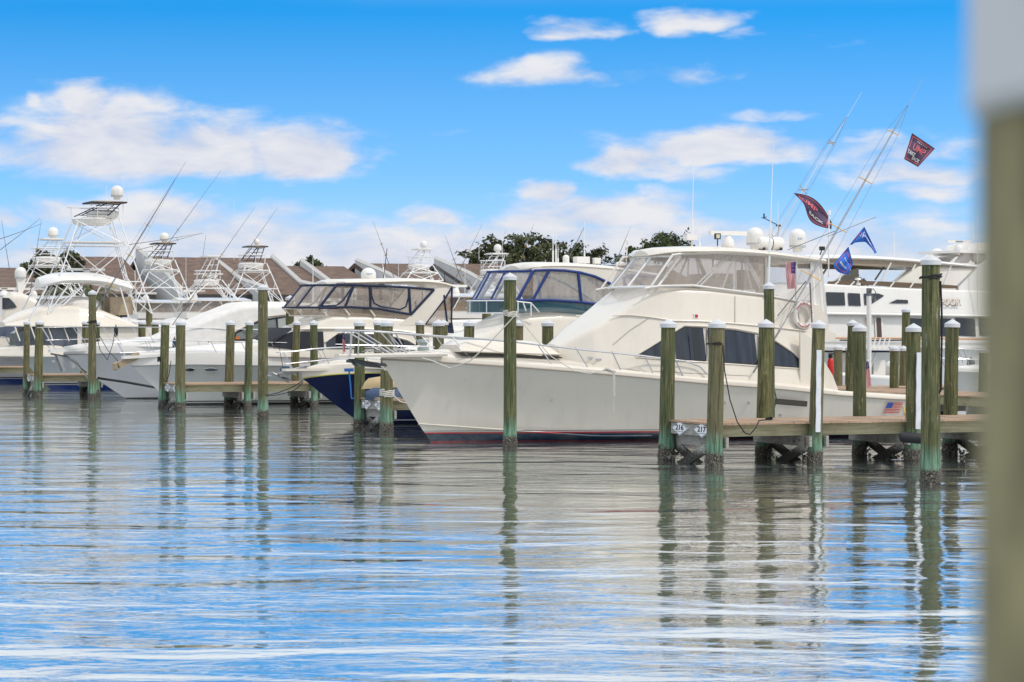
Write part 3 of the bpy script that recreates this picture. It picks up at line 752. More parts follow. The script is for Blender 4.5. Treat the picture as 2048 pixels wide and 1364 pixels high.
def rope(label, pts, r, mat, sag=0.0, group='mooring ropes and lines', n=14, cat='rope'):
    pts = [Vector(p) for p in pts]; out = []
    for i in range(len(pts)-1):
        for k in range(n):
            f = k/n; p = pts[i].lerp(pts[i+1], f); p.z -= sag*4*f*(1-f); out.append(p)
    out.append(pts[-1]); o = MB().path(out, r, 6).build('rope', mat)
    return tag(o, label, cat, group)
def coil(center, R, z, turns, r, mat, label, tail=None, pitch=None, tilt=.0, group='mooring ropes and lines'):
    c = Vector(center); pts = []; N = int(turns*18); pitch = pitch or r*2.1
    for k in range(N+1):
        th = 2*math.pi*k/18-1.9; pts.append(Vector((c.x+(R+r)*math.cos(th), c.y+(R+r)*math.sin(th), z+pitch*k/18+tilt*math.cos(th)+.01*math.sin(k*1.7))))
    if tail: pts = [Vector(p) for p in tail]+pts
    o = MB().path(pts, r, 6).build('rope', mat); return tag(o, label, 'rope', group)
def fender(label, c, h=.55, r=.13, mat=fenderblue, tilt=None):
    t_ = thing('fender', label, 'fender', c, 0, 'boat fenders')
    if tilt: t_.rotation_euler = tilt
    MB().lathe([(.02, -h/2-.04), (r*.5, -h/2-.02), (r*.85, -h/2+.03), (r, -h/2+.12), (r, h/2-.12), (r*.85, h/2-.03), (r*.5, h/2+.02), (.02, h/2+.04)], n=16).build('body', mat, t_)
    MB().path([Vector((0, math.cos(k)*.03, h/2+.06+math.sin(k)*.03)) for k in [i*.7 for i in range(9)]], .012, 5, closed=True).build('eye', black, t_)
    return t_
def boat_root(name, label, cat, L, group='moored motor boats'): return thing(name, label, cat, L.o, AZ, group)
def LW(L, v): return L.o+Matrix.Rotation(AZ, 3, 'Z')@Vector(v)
def tab(L, pts, y): return [(p.x, p.z) for p in (L(x, yy, y) for x, yy in pts)]

# ================= boat A: the large sportfisher in the middle
L = Loc(11.7); A = boat_root('sportfishing_yacht', 'large off-white sportfishing yacht with enclosed flybridge and red and navy waterline, nearest boat', 'yacht', L)
shA = [(p.x, p.z) for p in (L(x, y, b) for x, y, b in ((762, 718, 0), (850, 722, -.8), (1020, 732, -1.95), (1240, 750, -2.4), (1414, 767, -2.45), (1560, 778, -2.45), (1676, 790, -2.4), (1806, 799, -2.25)))]
st = L(862, 884, 0); bt = L(762, 719, 0)
hmA = hull_mat('off_white_hull', (.66, .61, .535), [(.012, (.3, .01, .015, 1)), (.20, (.008, .03, .07, 1)), (.238, (.42, .01, .02, 1)), (.26, (.62, .6, .56, 1)), (.275, (.01, .015, .04, 1))], .33)
hA = Hull((bt.x, bt.z), (st.x, 0), 10.45, shA, 2.42, wl=.88, ps=2.7, pw=1.75, rake=.45)
hA.build(hmA, A, gel, crown=.22, rub=pm('rub_rail_brown', (.35, .3, .25), .5), toe=.12, cockpit=8.1)
m = MB()
for (x, y, r_) in ((1102, 800, .03), (1330, 830, .035), (1448, 806, .04), (1497, 806, .03), (1560, 830, .03), (930, 760, .03)):
    p = L(x, y, -2.2)
    for _ in range(4):
        t_ = (p.x-hA.t[0])/(hA.a1-hA.t[0]); ks = [hA.pt(max(t_, 0), k/20) for k in range(21)]; yb = interp([(v.z, v.y) for v in ks], p.z); p = L(x, y, yb)
    m.path([p+Vector((r_*math.cos(k*.785), -.012, r_*math.sin(k*.785))) for k in range(8)], .010, 5, closed=True)
m.build('through_hull_fitting', chrome, A)
for sg in (1, -1):
    m = MB(); pts = []
    for k in range(15):
        t_ = .0+.45*k/14; at_ = hA.t[0]+(hA.a1-hA.t[0])*t_; zs = hA.z(at_); kc = (.5+lerp(.45, hA.zc, min(1, t_*3)))/(zs+.5); p = hA.pt(t_, kc); pts.append(Vector((p.x, sg*(p.y-.01), p.z)))
    m.path(pts, .022, 5).build('chine_strake', hmA, A)
# bow pulpit with anchor
pl = MB(); p0 = L(672, 712, 0); z = bt.z+.1
rows = []
for k in range(9):
    a = lerp(-4.45, -1.9, k/8); w_ = .20+.05*k+(0 if k < 5 else .08*(k-4)); zt = lerp(2.19, bt.z+.17, k/8)
    rows.append([Vector((a, -w_, zt-.09)), Vector((a, -w_-.015, zt-.03)), Vector((a, -w_+.03, zt)), Vector((a, w_-.03, zt)), Vector((a, w_+.015, zt-.03)), Vector((a, w_, zt-.09))])
pl.grid(rows, close=True); pl.add([v.copy() for v in rows[0]], [tuple(range(6))]); pl.build('bow_pulpit', gel, A, angle=40)
an = MB(); c = L(742, 728, 0)
an.beam((-4.2, 0, 2.02), (-3.05, 0, 1.9), .05, .07); an.prism([(-4.1, -.16, 2.06), (-3.95, -.2, 1.9), (-3.3, -.03, 1.84), (-3.35, 0, 1.95)], (0, .04, .02)); an.prism([(-4.1, .16, 2.06), (-3.95, .2, 1.9), (-3.3, .03, 1.84), (-3.35, 0, 1.95)], (0, .04, .02))
an.tube((-3.25, 0, 2.05), (-3.02, 0, 1.72), .02)
an.build('anchor', pm('galvanized_anchor', (.10, .11, .12), .5, .5), A)
wl_ = MB(); wl_.lathe([(.14, 0), (.15, .12), (.09, .15), (.1, .22), (.15, .25), (.14, .32), (.02, .33)], (-2.2, 0, bt.z+.17), 14); wl_.build('windlass', pm('galvanized_grey', (.36, .42, .42), .5, .3), A)
m = MB()
for k in range(16): a = -3.75+k*.085; m.path([Vector((a+.05*math.cos(t_*.9), .05*math.sin(t_*.9)+random.uniform(-.03, .03), 2.25+.02*(k % 2))) for t_ in range(7)], .014, 5, closed=True)
m.build('anchor_chain', pm('galvanized_chain', (.33, .34, .34), .5, .6), A)
# bow rail (traced)
def rp(x, y, b=None):
    p = L(x, y, -1.0)
    for _ in range(6): p = L(x, y, -(max(hA.bs(p.x)-.14, .26) if b is None else b))
    return p
top = [rp(683, 661, .26), rp(700, 661, .27), rp(760, 663, .3), rp(850, 670), rp(960, 678), rp(1020, 683), rp(1090, 691), rp(1180, 701), rp(1280, 711), rp(1370, 722), rp(1400, 733), rp(1414, 748)]
for sg in (1, -1):
    m = MB(); tp = [Vector((p.x, p.y*sg, p.z)) for p in top]
    if sg == 1: tp = [Vector((tp[0].x, .26, tp[0].z))]+tp
    m.path(tp, .022, 8)
    for (tx, ty, bx, by) in ((702, 662, 700, 712), (718, 662, 716, 712), (706, 662, 790, 712), (722, 663, 800, 712), (774, 664, 820, 714), (790, 665, 815, 708), (840, 668, 885, 720), (992, 681, 1010, 728) if 0 else (905, 674, 945, 722), (1076, 690, 1106, 732), (1151, 695, 1178, 738), (1224, 703, 1243, 744), (1290, 713, 1308, 750), (1352, 722, 1368, 757)):
        a_, b_ = rp(tx, ty, .27 if tx < 760 else None), rp(bx, by, .27 if bx < 760 else None); m.tube((a_.x, a_.y*sg, a_.z), (b_.x, b_.y*sg, b_.z), .017, 6)
    if sg == 1: m.path([rp(693, 690, .27), rp(760, 691), rp(860, 693), rp(870, 694)], .014, 6)
    m.build('bow_rail', pm('bow_rail_steel', (.55, .55, .57), .35, .9), A)
# deck box (low white tender chocks / seat)
bx = L(1016, 693, -.2); m = MB(); rows = []
for k in range(13):
    x = lerp(920, 1124, k/12); p = L(x, 710, -.75); zt = L(x, interp([(920, 690), (938, 680), (1060, 681), (1095, 687), (1124, 705)], x), -.55).z; zb = L(x, interp([(920, 704), (1124, 711)], x), -.8).z
    rows.append([Vector((p.x, -.8, zb)), Vector((p.x, -.83, zb+.03)), Vector((p.x, -.62, zt-.03)), Vector((p.x, -.5, zt)), Vector((p.x, .5, zt)), Vector((p.x, .62, zt-.03)), Vector((p.x, .83, zb+.03)), Vector((p.x, .8, zb))])
m.grid(rows); m.add([v.copy() for v in rows[0]], [tuple(range(8))]); m.add([v.copy() for v in rows[-1]], [tuple(range(8))])
dbx = m.build('deck_locker', gel, A, angle=40)
p1_, p2_ = L(922, 708, -.82), L(1124, 713, -.82)
MB().beam(p1_-Vector((0, -.02, .03)), p2_-Vector((0, -.02, .03)), .03, .03).build('locker_base', black, dbx)
letters('lettering', '~~~~', .09, darklet, dbx, lambda x, y: L(1106, 704, -.85)+Vector((x, -.0, y))) if 0 else None
# lower house with long raked front
base = [(2.2, 2.05), (10, 1.35)]
tl = tab(L, ((1112, 692),), -.3)+tab(L, ((1130, 680), (1165, 656), (1220, 620), (1262, 588), (1284, 574)), -.3)+tab(L, ((1340, 575), (1420, 577), (1560, 592), (1600, 600)), -1.5)
tl = tl+[(tl[-1][0]+.45, tl[-1][1]-.02)]
a0 = tl[0][0]; a_end = tl[-1][0]
zb = [(a, hA.z(a)+.14) for a in (a0-1, a0+1, 4, 5, 6, 7, 8, 9, 10)]
zb = [(a, z_) for a, z_ in zb]
wb = [(a0, .55), (a0+.7, 1.25), (a0+1.8, 1.75), (a0+3, 1.98), (a_end, 2.05)]
wt = [(a0, .5), (a0+.7, 1.0), (a0+1.8, 1.32), (a0+3, 1.5), (a_end, 1.52)]
SA_ = House(tl, zb, wb, wt, r=.16, crown=.05, n=40)
SA_.build('deckhouse', gel, A)
def edge(pts, y=-1.5, S=None):
    out = []
    for (x, yy) in pts:
        p = L(x, yy, y)
        if S:
            for _ in range(5): p = L(x, yy, -S.side(p.x, p.z))
        out.append(p)
    return out
# side windows
TW = [(1276, 711), (1345, 668), (1368, 654), (1414, 656), (1470, 661), (1518, 670), (1551, 685), (1584, 707), (1612, 733)]
BW = [(1276, 712), (1350, 718), (1414, 722), (1518, 729), (1612, 736)]
def cut(tl_, x0, x1):
    ys = lambda x: interp([(a, b) for a, b in tl_], x)
    return [(x0, ys(x0))]+[p for p in tl_ if x0 < p[0] < x1]+[(x1, ys(x1))]
winm = pm('salon_window', (.016, .022, .034), .05, var=.8, vscale=1.1, vmap=(5, 1, .4), spec=.7)
for x0, x1 in ((1276, 1345), (1347, 1412), (1414.5, 1515), (1517.5, 1612)):
    side_panel('window', L, SA_, cut(TW, x0, x1), cut(BW, x0, x1), winm, A, off=.02)
for gx0, gx1 in ((1279, 1344), (1347.5, 1411.5), (1415, 1514.5), (1518, 1610)): trim('window_gasket', L, SA_, cut(TW, gx0, gx1)+cut(BW, gx0, gx1)[::-1], .009, black, A, off=.026, closed=True)
side_panel('curtain', L, SA_, [(1382, 655), (1406, 656)], [(1385, 720), (1404, 722)], pm('dark_curtain', (.008, .014, .018), .4), A, off=.024, n=3)
trim('window_moulding', L, SA_, [(1272, 710), (1345, 665), (1368, 650.5), (1414, 652.5), (1470, 657), (1518, 666), (1551, 681), (1584, 703), (1616, 732)], .018, gel, A, off=.02)
trim('window_moulding', L, SA_, [(1272, 714), (1350, 720.5), (1414, 724.5), (1518, 732), (1616, 738)], .014, gel, A, off=.015)
trim('brow_moulding', L, SA_, [(1225, 631), (1260, 630), (1300, 634), (1346, 641), (1400, 642), (1460, 646), (1540, 653), (1612, 662)], .02, gel, A, off=.01)
m = MB(); p = L(1391, 632, -1.62); m.box(p, (.13, .06, .12)); nl = m.build('side_light', gel2, A); MB().box(p+Vector((.01, -.035, 0)), (.07, .02, .07)).build('lens', redp, nl)
for ln in ([(1225, 690), (1260, 660), (1300, 634)], [(1120, 724), (1200, 733), (1276, 741), (1414, 748), (1500, 752)], [(1470, 646), (1470, 592)], [(1592, 604), (1592, 656)]):
    trim('panel_seam', L, SA_, ln, .006, pm('seam_shadow_grey', (.3, .28, .25), .8), A, off=.004)
m = MB()
for k in range(5): p = L(1440+k*5, 700, -2.0)
for (x, y) in ((1180, 716), (1196, 719)):
    p = L(x, y, -1.5)
    for _ in range(4): p = L(x, y, -SA_.side(p.x, p.z))
    m.box(p+Vector((0, -.02, 0)), (.16, .03, .05))
m.build('deck_vent', chrome, A)
# house wing aft of the salon (traced outline, real thickness)
wing = [(1600, 664), (1643, 688), (1643, 715), (1665, 751), (1679, 789), (1600, 783)]
for sg in (-1, 1):
    poly = []
    for x, y in wing:
        q = L(x, y, -2.0); poly.append(Vector((q.x, sg*2.02, q.z)))
    MB().prism(poly, (0, -sg*.07, 0)).build('cabin_wing', gel, A, smooth=False)
MB().box((a_end-.02, 0, 1.9), (.05, 3.0, 1.4)).build('salon_bulkhead', gel, A)
MB().box((a_end+.015, .3, 1.75), (.03, .8, 1.5)).build('salon_door', dark, A)
# flybridge coaming sweeping aft with overhang
fbz = edge([(1600, 600), (1630, 608), (1656, 663)])
cA = a_end-.1
pts = [L(1592, 601, -1.55), L(1640, 612, -1.55), L(1657, 663, -1.55), L(1670, 668, -1.55), L(1668, 678, -1.55), L(1640, 682, -1.55), L(1600, 666, -1.55)]
for sg in (-1, 1): MB().prism([Vector((p.x, sg*1.62, p.z)) for p in pts], (0, -sg*.08, 0)).build('bridge_wing', gel, A, smooth=False)
q0, q1 = L(1600, 668, -1.5), L(1669, 674, -1.5)
MB().box(((q0.x+q1.x)/2, 0, (q0.z+q1.z)/2), (q1.x-q0.x, 3.1, .12)).build('bridge_deck', gel, A)
# hardtop
ht = [(1331, 507.5), (1345, 503), (1368, 500.5), (1440, 498.5), (1520, 503), (1600, 512), (1648, 518.5)]
rows = []
for k in range(25):
    x = lerp(1331, 1648, k/24); p = L(x, sint(ht, x), -1.5); e = k/24; w_ = 1.62*(1-(1-min(1, e*5+.12))**3)
    th = .025+.07*min(1, e*4)
    sec = [Vector((p.x, -w_, p.z-th)), Vector((p.x, -w_-.04, p.z-th*.5)), Vector((p.x, -w_+.02, p.z)), Vector((p.x, -w_*.5, p.z+.09)), Vector((p.x, 0, p.z+.12))]
    rows.append(sec+[Vector((v.x, -v.y, v.z)) for v in reversed(sec[:-1])])
m = MB(); m.grid(rows, close=True)
for r_ in (rows[0], rows[-1]): m.add([v.copy() for v in r_], [tuple(range(len(r_)))])
m.build('hardtop', gel, A, angle=40)
htz = lambda x: L(x, sint(ht, x), -1.5)
# enclosure: clear vinyl curtains between coaming and hardtop
botE = [(1289, 577), (1318, 572), (1386, 571), (1456, 580), (1525, 589), (1592, 602), (1640, 612)]
topE = [(1343, 510), (1368, 507), (1440, 506), (1520, 510), (1600, 519), (1641, 525)]
ys = -1.5
bl = [L(x, y, ys) for x, y in botE]; tp_ = [L(x, y, ys) for x, y in topE]
zb_ = [(p.x, p.z) for p in bl]; zt_ = [(p.x, p.z) for p in tp_]
vfront = MB(); fb = [Vector((bl[0].x+.12*k*k*.3, (-1.5+k*.5), interp(zb_, bl[0].x))) for k in range(7)]
def fcurve(a, k): y = -1.5+3*k/12; return a-.42*(1-(y/1.5)**2)
gB = [Vector((fcurve(bl[0].x+.42, k)-.05, -1.5+3*k/12, bl[0].z+.05)) for k in range(13)]
gT = [Vector((fcurve(tp_[0].x+.35, k)-.05, (-1.5+3*k/12)*.95, tp_[0].z-.02)) for k in range(13)]
for k0 in range(0, 12, 4):
    MB().grid([[lerp(gB[k], gT[k], r_/5)+Vector((.02*math.sin(k*2+r_), .0, 0)) for r_ in range(6)] for k in range(k0, k0+5)]).build('front_curtain', vinyl, A)
fr = MB()
for k in (0, 4, 8, 12): fr.tube(gB[k], gT[k], .03, 6)
fr.path(gB, .035, 6); fr.path(gT, .03, 6)
for sg in (-1, 1):
    for (x0, x1, x2, x3) in ((1525, 1340, 1530, 1532), ): pass
    # aluminium V struts
    for (bx_, by_, tx_, ty_) in ((1392, 571, 1455, 509), (1399, 573, 1462, 509), (1444, 578, 1469, 509), (1472, 580, 1471, 512), (1526, 590, 1486, 510), (1531, 590, 1491, 511), (1505, 585, 1488, 520)):
        p_, q_ = L(bx_, by_, -1.42), L(tx_, ty_, -1.36); fr.tube((p_.x, p_.y*sg*-1*-1, p_.z), (q_.x, q_.y*sg*-1*-1, q_.z), .03 if bx_ not in (1472, 1505) else .02, 6)
fr.build('hardtop_frame', alum, A)
xs_ = [bl[0].x+.35]
for sg in (-1, 1):
    for (x0t, x1t, x0b, x1b) in ((1346, 1456, 1318, 1392), (1458, 1532, 1396, 1530), (1536, 1592, 1534, 1592), (1594, 1640, 1594, 1641)):
        g = []
        for k in range(9):
            xt, xb = lerp(x0t, x1t, k/8), lerp(x0b, x1b, k/8)
            pt_, pb_ = L(xt, interp(topE, xt), ys), L(xb, interp(botE, xb), ys)
            g.append([Vector((lerp(pb_.x, pt_.x, r_/5), sg*(1.5+.012*math.sin(k*1.7+r_)), lerp(pb_.z, pt_.z, r_/5))) for r_ in range(6)])
        MB().grid(g).build('side_curtain', vinyl, A)
    m = MB()
    for (xt, xb) in ((1345, 1300), (1532, 1532), (1592, 1592), (1641, 1643)):
        pt_, pb_ = L(xt, interp(topE, xt), ys), L(xb, interp(botE, xb), ys); m.tube((pt_.x, sg*1.51, pt_.z), (pb_.x, sg*1.51, pb_.z), .03, 5)
    for tb in (botE, topE): m.path([Vector((p.x, sg*1.51, p.z)) for p in (L(x, y, ys) for x, y in tb)], .03, 5)
    m.build('curtain_hem', canvas_w, A)
# aft drape
for sg in (-1, 1):
    g = []
    for k in range(7):
        xt, xb = lerp(1619, 1642, k/6), lerp(1622, 1657, k/6); pt_, pb_ = L(xt, 524, ys), L(xb, 663, ys)
        g.append([Vector((lerp(pb_.x, pt_.x, r_/8), sg*(1.54+.03*math.sin(k*2.1)), lerp(pb_.z, pt_.z, r_/8))) for r_ in range(9)])
    MB().grid(g).build('aft_drape', canvas_w, A)
m = MB(); p = L(1400, 571, 0); m.box((p.x+.3, 0, p.z+.05), (.5, 1.6, .5)); m.box((p.x+1.2, -.4, p.z+.15), (.5, .5, .5)); m.box((p.x+1.4, -.4, p.z+.5), (.1, .5, .5)); m.build('helm_seats', canvas_w, A)
# gear on the hardtop
z0 = lambda x: htz(x).z+.1
def at(x, b=0.0, dz=0.0): p = L(x, sint(ht, x), b); q = htz(x); return Vector((p.x, b, q.z+.1+dz))
radar(A, at(1456, -.3), 1.15, .15, None, .17)
radar_post = MB(); p = at(1384, .3); radar_post.tube(p, p+Vector((0, 0, .25)), .03); radar_post.box(p+Vector((-.05, 0, .28)), (.3, .25, .14)); radar_post.build('camera_mount', gel2, A)
m = MB(); p = at(1435, -.9); m.tube(p, p+Vector((0, 0, .18)), .015); m.box(p+Vector((0, 0, .25)), (.14, .1, .15)); o_ = m.build('spotlight', black, A); MB().box(p+Vector((-.01, -.052, .25)), (.1, .01, .1)).build('lens', pm('lamp_glass', (.6, .55, .4), .2), o_)
dome(A, at(1510, .7, .12), .23, .48); dome(A, at(1595, -.4, .14), .22, .50, txt='KVH')
m = MB()
for k, (a_, r_) in enumerate(((-.36, .02), (-.34, .13), (-.30, .17), (.30, .17), (.34, .13), (.36, .02))): pass
prof = [(.02, -.36), (.13, -.34), (.17, -.28), (.17, .28), (.13, .34), (.02, .36)]
p = at(1541, -.5, .17); rws = []
for (r_, a_) in prof: rws.append([p+Vector((a_*1.0, r_*math.cos(j*math.pi/8), r_*math.sin(j*math.pi/8))) for j in range(16)])
m.grid(rws, close=True); lr = m.build('life_raft', gel2, A)
MB().box(p+Vector((-.25, 0, -.15)), (.05, .3, .06)).box(p+Vector((.25, 0, -.15)), (.05, .3, .06)).path([p+Vector((.0, .175*math.cos(j*math.pi/8), .175*math.sin(j*math.pi/8))) for j in range(16)], .01, 4, closed=True).build('raft_strap', black, lr)
m = MB(); p = at(1640, -1.4); m.tube(p, p+Vector((.05, 0, .12)), .015); m.box(p+Vector((.06, 0, .17)), (.12, .1, .1)); m.build('spotlight', black, A)
whip(A, at(1384, .9), 2.5, .012, (.02, 0)); whip(A, at(1399, 1.2), .55, .02)
m = MB(); b_ = L(1536, 585, -1.6); t1_ = L(1547, 287, -1.6); m.tube(b_, b_.lerp(t1_, .45), .03, 6); m.tube(b_.lerp(t1_, .45), t1_, .014, 5, .006); m.build('antenna', alum, A)
whip(A, at(1556, .6), 1.35, .012)
m = MB(); p = L(1528, 436, .8); q = L(1557, 451, .8); m.tube(p, q, .012); m.tube(p+Vector((0, 0, -.02)), p+Vector((0, 0, .12)), .02); m.tube(p-Vector((.08, 0, .0)), p+Vector((.08, 0, .03)), .012); m.tube(q, L(1554, 500, .8), .018); m.tube(q-Vector((.06, 0, 0)), q+Vector((.06, 0, 0)), .03); m.build('wind_vane', black, A)
m = MB(); b_ = L(1657, 555, 1.0); m.tube(b_, L(1658, 430, 1.0), .018); m.tube(L(1658, 430, 1.0), L(1658, 420, 1.0), .045); m.build('light_mast', alum, A)
# outriggers
rodl = pm('outrigger_aluminium', (.50, .50, .52), .4)
outrigger(A, L(1560, 660, -1.75), L(1846, 158, -3.8), .021, 4, .28, mat=rodl)
outrigger(A, L(1420, 690, 1.75), L(1724, 184, 3.6), .021, 4, .26, mat=rodl)
m = MB(); m.tube(L(1555, 632, -1.8), L(1612, 562, -2.0), .014); m.tube(L(1655, 473, -2.6), L(1752, 434, -2.6), .009); m.tube(L(1575, 500, -1.5), L(1670, 462, -2.4), .009); m.tube(L(1507, 745, -2.1), L(1560, 660, -1.78), .022)
m.tube(L(1620, 566, -1.9), L(1624, 645, -1.9), .02); m.build('rigging_strut', rodm, A)
# hull flag, vent grille, stripes and cockpit trim
y_ = -hA.bs(10.05)-.02
pf = [L(1776, 805, y_), L(1806, 805, y_), L(1797, 826, y_), L(1765, 826, y_)]
def FQ(u, v): return pf[3].lerp(pf[2], u).lerp(pf[0].lerp(pf[1], u), v)+Vector((0, -.012, 0))
hs_ = 0
m = MB()
for k in range(7): v0, v1 = (2*k)/13, (2*k+1)/13; u0 = 0 if v1 < .47 else .42; m.add([FQ(u0, v0), FQ(1, v0), FQ(1, v1), FQ(u0, v1)], [(0, 1, 2, 3)])
fl = m.build('flag_decal_stripes', redlet, A, smooth=False)
MB().add([FQ(0, .46), FQ(.4, .46), FQ(.4, 1), FQ(0, 1)], [(0, 1, 2, 3)]).build('flag_decal_canton', pm('decal_blue', (.02, .05, .25), .5), A, smooth=False)
m = MB()
for k in range(6): m.add([FQ(u0, (2*k+1)/13) for u0 in ((0, 1, 1, 0) if 0 else (0 if k < 3 else .42, 1, 1, 0 if k < 3 else .42))], [(0, 1, 2, 3)]) if 0 else None
y_ = -hA.bs(7.3)-.0
g0, g1 = L(1543, 802, y_), L(1614, 808, y_)
fr_ = MB().beam(g0, g1, .03, .14).build('vent_grille', black, A)
m = MB()
for k in range(17):
    p = g0.lerp(g1, (k+.5)/17); m.beam(p+Vector((-.05, -.02, .055)), p+Vector((.02, -.02, -.055)), .01, .008)
m.build('louvre', pm('grille_bronze', (.35, .3, .2), .4, .6), fr_)
m = MB()
for x0, y0, x1, y1 in ((1678, 785, 1712, 788), (1716, 788, 1795, 794)): m.beam(L(x0, y0, -1.95), L(x1, y1, -1.95), .12, .03)
m.build('coaming_pad', redp, A)
# flag of the yacht maker style oval badge and life ring
m = MB(); p = L(1610, 680, -1.7); m.lathe([(.1, 0), (.11, .01), (.09, .015)], (0, 0, 0), 20)
m.v = [(p.x+v[0]*1.6, p.y-v[2]-.02, p.z+v[1]*1.0) for v in m.v]; bd = m.build('badge', gel2, A)
letters('lettering', 'Ocean', .07, pm('gold_letters', (.35, .22, .04), .4), bd, lambda x, y: p+Vector((x, -.05, y)))
lrr = thing('life_ring', 'white life ring with small red lettering on the sportfisher bridge side', 'life ring', LW(L, L(1607, 630, -1.72)), AZ)
m = MB(); rows = []
for i in range(32):
    th = 2*math.pi*i/32; cx, cz = math.cos(th), math.sin(th)
    rows.append([Vector((cx*(.235+.06*math.cos(f)), -.045*math.sin(f), cz*(.30+.06*math.cos(f)))) for f in [2*math.pi*j/10 for j in range(10)]])
m.grid(rows+[rows[0]], close=True); m.build('ring', canvas_w, lrr)
def arc(txt, th0, R1, R2, s, flip=1):
    def fn(x, y):
        th = th0-flip*x/.27; k = 1+(y*flip)/.3
        return Vector((math.cos(th)*R1*k, -.052, math.sin(th)*R2*k))
    letters('lettering', txt, s, redlet, lrr, fn, bold=.002)
arc("Caroline's Endeavor", math.pi/2-.15, .235, .30, .085); arc('Emerald Coast', -math.pi/2-.1, .235, .30, .07, -1)
fx = thing('fire_extinguisher', 'red fire extinguisher with black top beside the cabin wing of the sportfisher', 'extinguisher', LW(L, L(1661, 732, -1.2)), AZ)
MB().lathe([(.07, -.28), (.08, -.26), (.08, .12), (.05, .2), (.03, .22)], n=14).build('tank', redp, fx)
MB().lathe([(.05, .2), (.06, .22), (.06, .3), (.02, .34)], n=10).box((.05, 0, .32), (.12, .03, .03)).build('valve', black, fx)
railm = pm('rail_steel', (.6, .6, .62), .35, .9)
galv = pm('anchor_steel', (.35, .35, .36), .35, .8)

# ================= shared pieces traced as side outlines
def flat(name, L, y, topl, botl, mat, parent, n=12, rows=3, th=0.0, wave=0.0, sides=(-1, 1)):
    yy = -abs(y); T = [(p.x, p.z) for p in (L(a, b, yy) for a, b in topl)]; Bt = [(p.x, p.z) for p in (L(a, b, yy) for a, b in botl)]
    a0, a1 = max(T[0][0], Bt[0][0]), min(T[-1][0], Bt[-1][0]); xs = sorted(set([lerp(a0, a1, i/n) for i in range(n+1)]+[p[0] for p in T+Bt if a0 < p[0] < a1])); out = []
    for sg in sides:
        g = [[Vector((a, sg*(abs(y)+wave*math.sin(i*1.9+k)), lerp(interp(Bt, a), interp(T, a), k/rows))) for k in range(rows+1)] for i, a in enumerate(xs)]
        m = MB().grid(g)
        if th:
            g2 = [[Vector((v.x, v.y-sg*th, v.z)) for v in r_] for r_ in g]; m.grid(g2)
            for A_, B_ in ((g, g2),):
                m.grid([[r_[0] for r_ in A_], [r_[0] for r_ in B_]]); m.grid([[r_[-1] for r_ in A_], [r_[-1] for r_ in B_]]); m.grid([A_[0], B_[0]]); m.grid([A_[-1], B_[-1]])
        out.append(m.build(name, mat, parent, angle=50))
    return out
def roofshell(name, L, y, topl, mat, parent, th=.08, crown=.12, n=24, taper=.12, ytrace=None):
    y = abs(y); T = [(p.x, p.z) for p in (L(a, b, -(ytrace or y)) for a, b in topl)]; rows = []
    for k in range(n+1):
        a = lerp(T[0][0], T[-1][0], k/n); z = sint(T, a); e = min(1, (k/n)/taper) if taper else 1; w_ = y*(.45+.55*(1-(1-e)**2.2))
        sec = [Vector((a, -w_+.03, z-th)), Vector((a, -w_-.03, z-th*.5)), Vector((a, -w_+.02, z)), Vector((a, -w_*.55, z+crown*.75)), Vector((a, 0, z+crown))]
        rows.append(sec+[Vector((v.x, -v.y, v.z)) for v in reversed(sec[:-1])])
    m = MB().grid(rows, close=True)
    for r_ in (rows[0], rows[-1]): m.add([v.copy() for v in r_], [tuple(range(len(r_)))])
    return m.build(name, mat, parent, angle=40)
def bars(name, L, y, lines, r, mat, parent, sides=(-1, 1)):
    for sg in sides:
        m = MB()
        for ln in lines: m.path([Vector((p.x, sg*abs(y), p.z)) for p in (L(a, b, -abs(y)) for a, b in ln)], r, 6)
        m.build(name, mat, parent)
def front_glass(name, L, y, p_top, p_bot, bulge, mat, parent, frame=None, fr=.03, n=12, th=1.0):
    """curved front pane between the two sides, from a lower to an upper photo point traced on the near side"""
    A_, B_ = L(p_bot[0], p_bot[1], -abs(y)), L(p_top[0], p_top[1], -abs(y)); y = abs(y); g = []
    for k in range(n+1):
        yy = lerp(-y, y, k/n); q = bulge*(1-(yy/y)**2); g.append([Vector((lerp(A_.x, B_.x, r_/4)-q, yy*lerp(1, th, r_/4), lerp(A_.z, B_.z, r_/4))) for r_ in range(5)])
    MB().grid(g).build(name, mat, parent)
    if frame:
        m = MB()
        for k in range(0, n+1, n//4): m.tube(g[k][0], g[k][-1], fr, 6)
        m.path([r_[0] for r_ in g], fr*1.1, 6); m.path([r_[-1] for r_ in g], fr*1.1, 6); m.build(name+'_frame', frame, parent)
def loft(L, top, wtab, depth, base=None, yt=-.3):
    T = tab(L, top, yt); return T

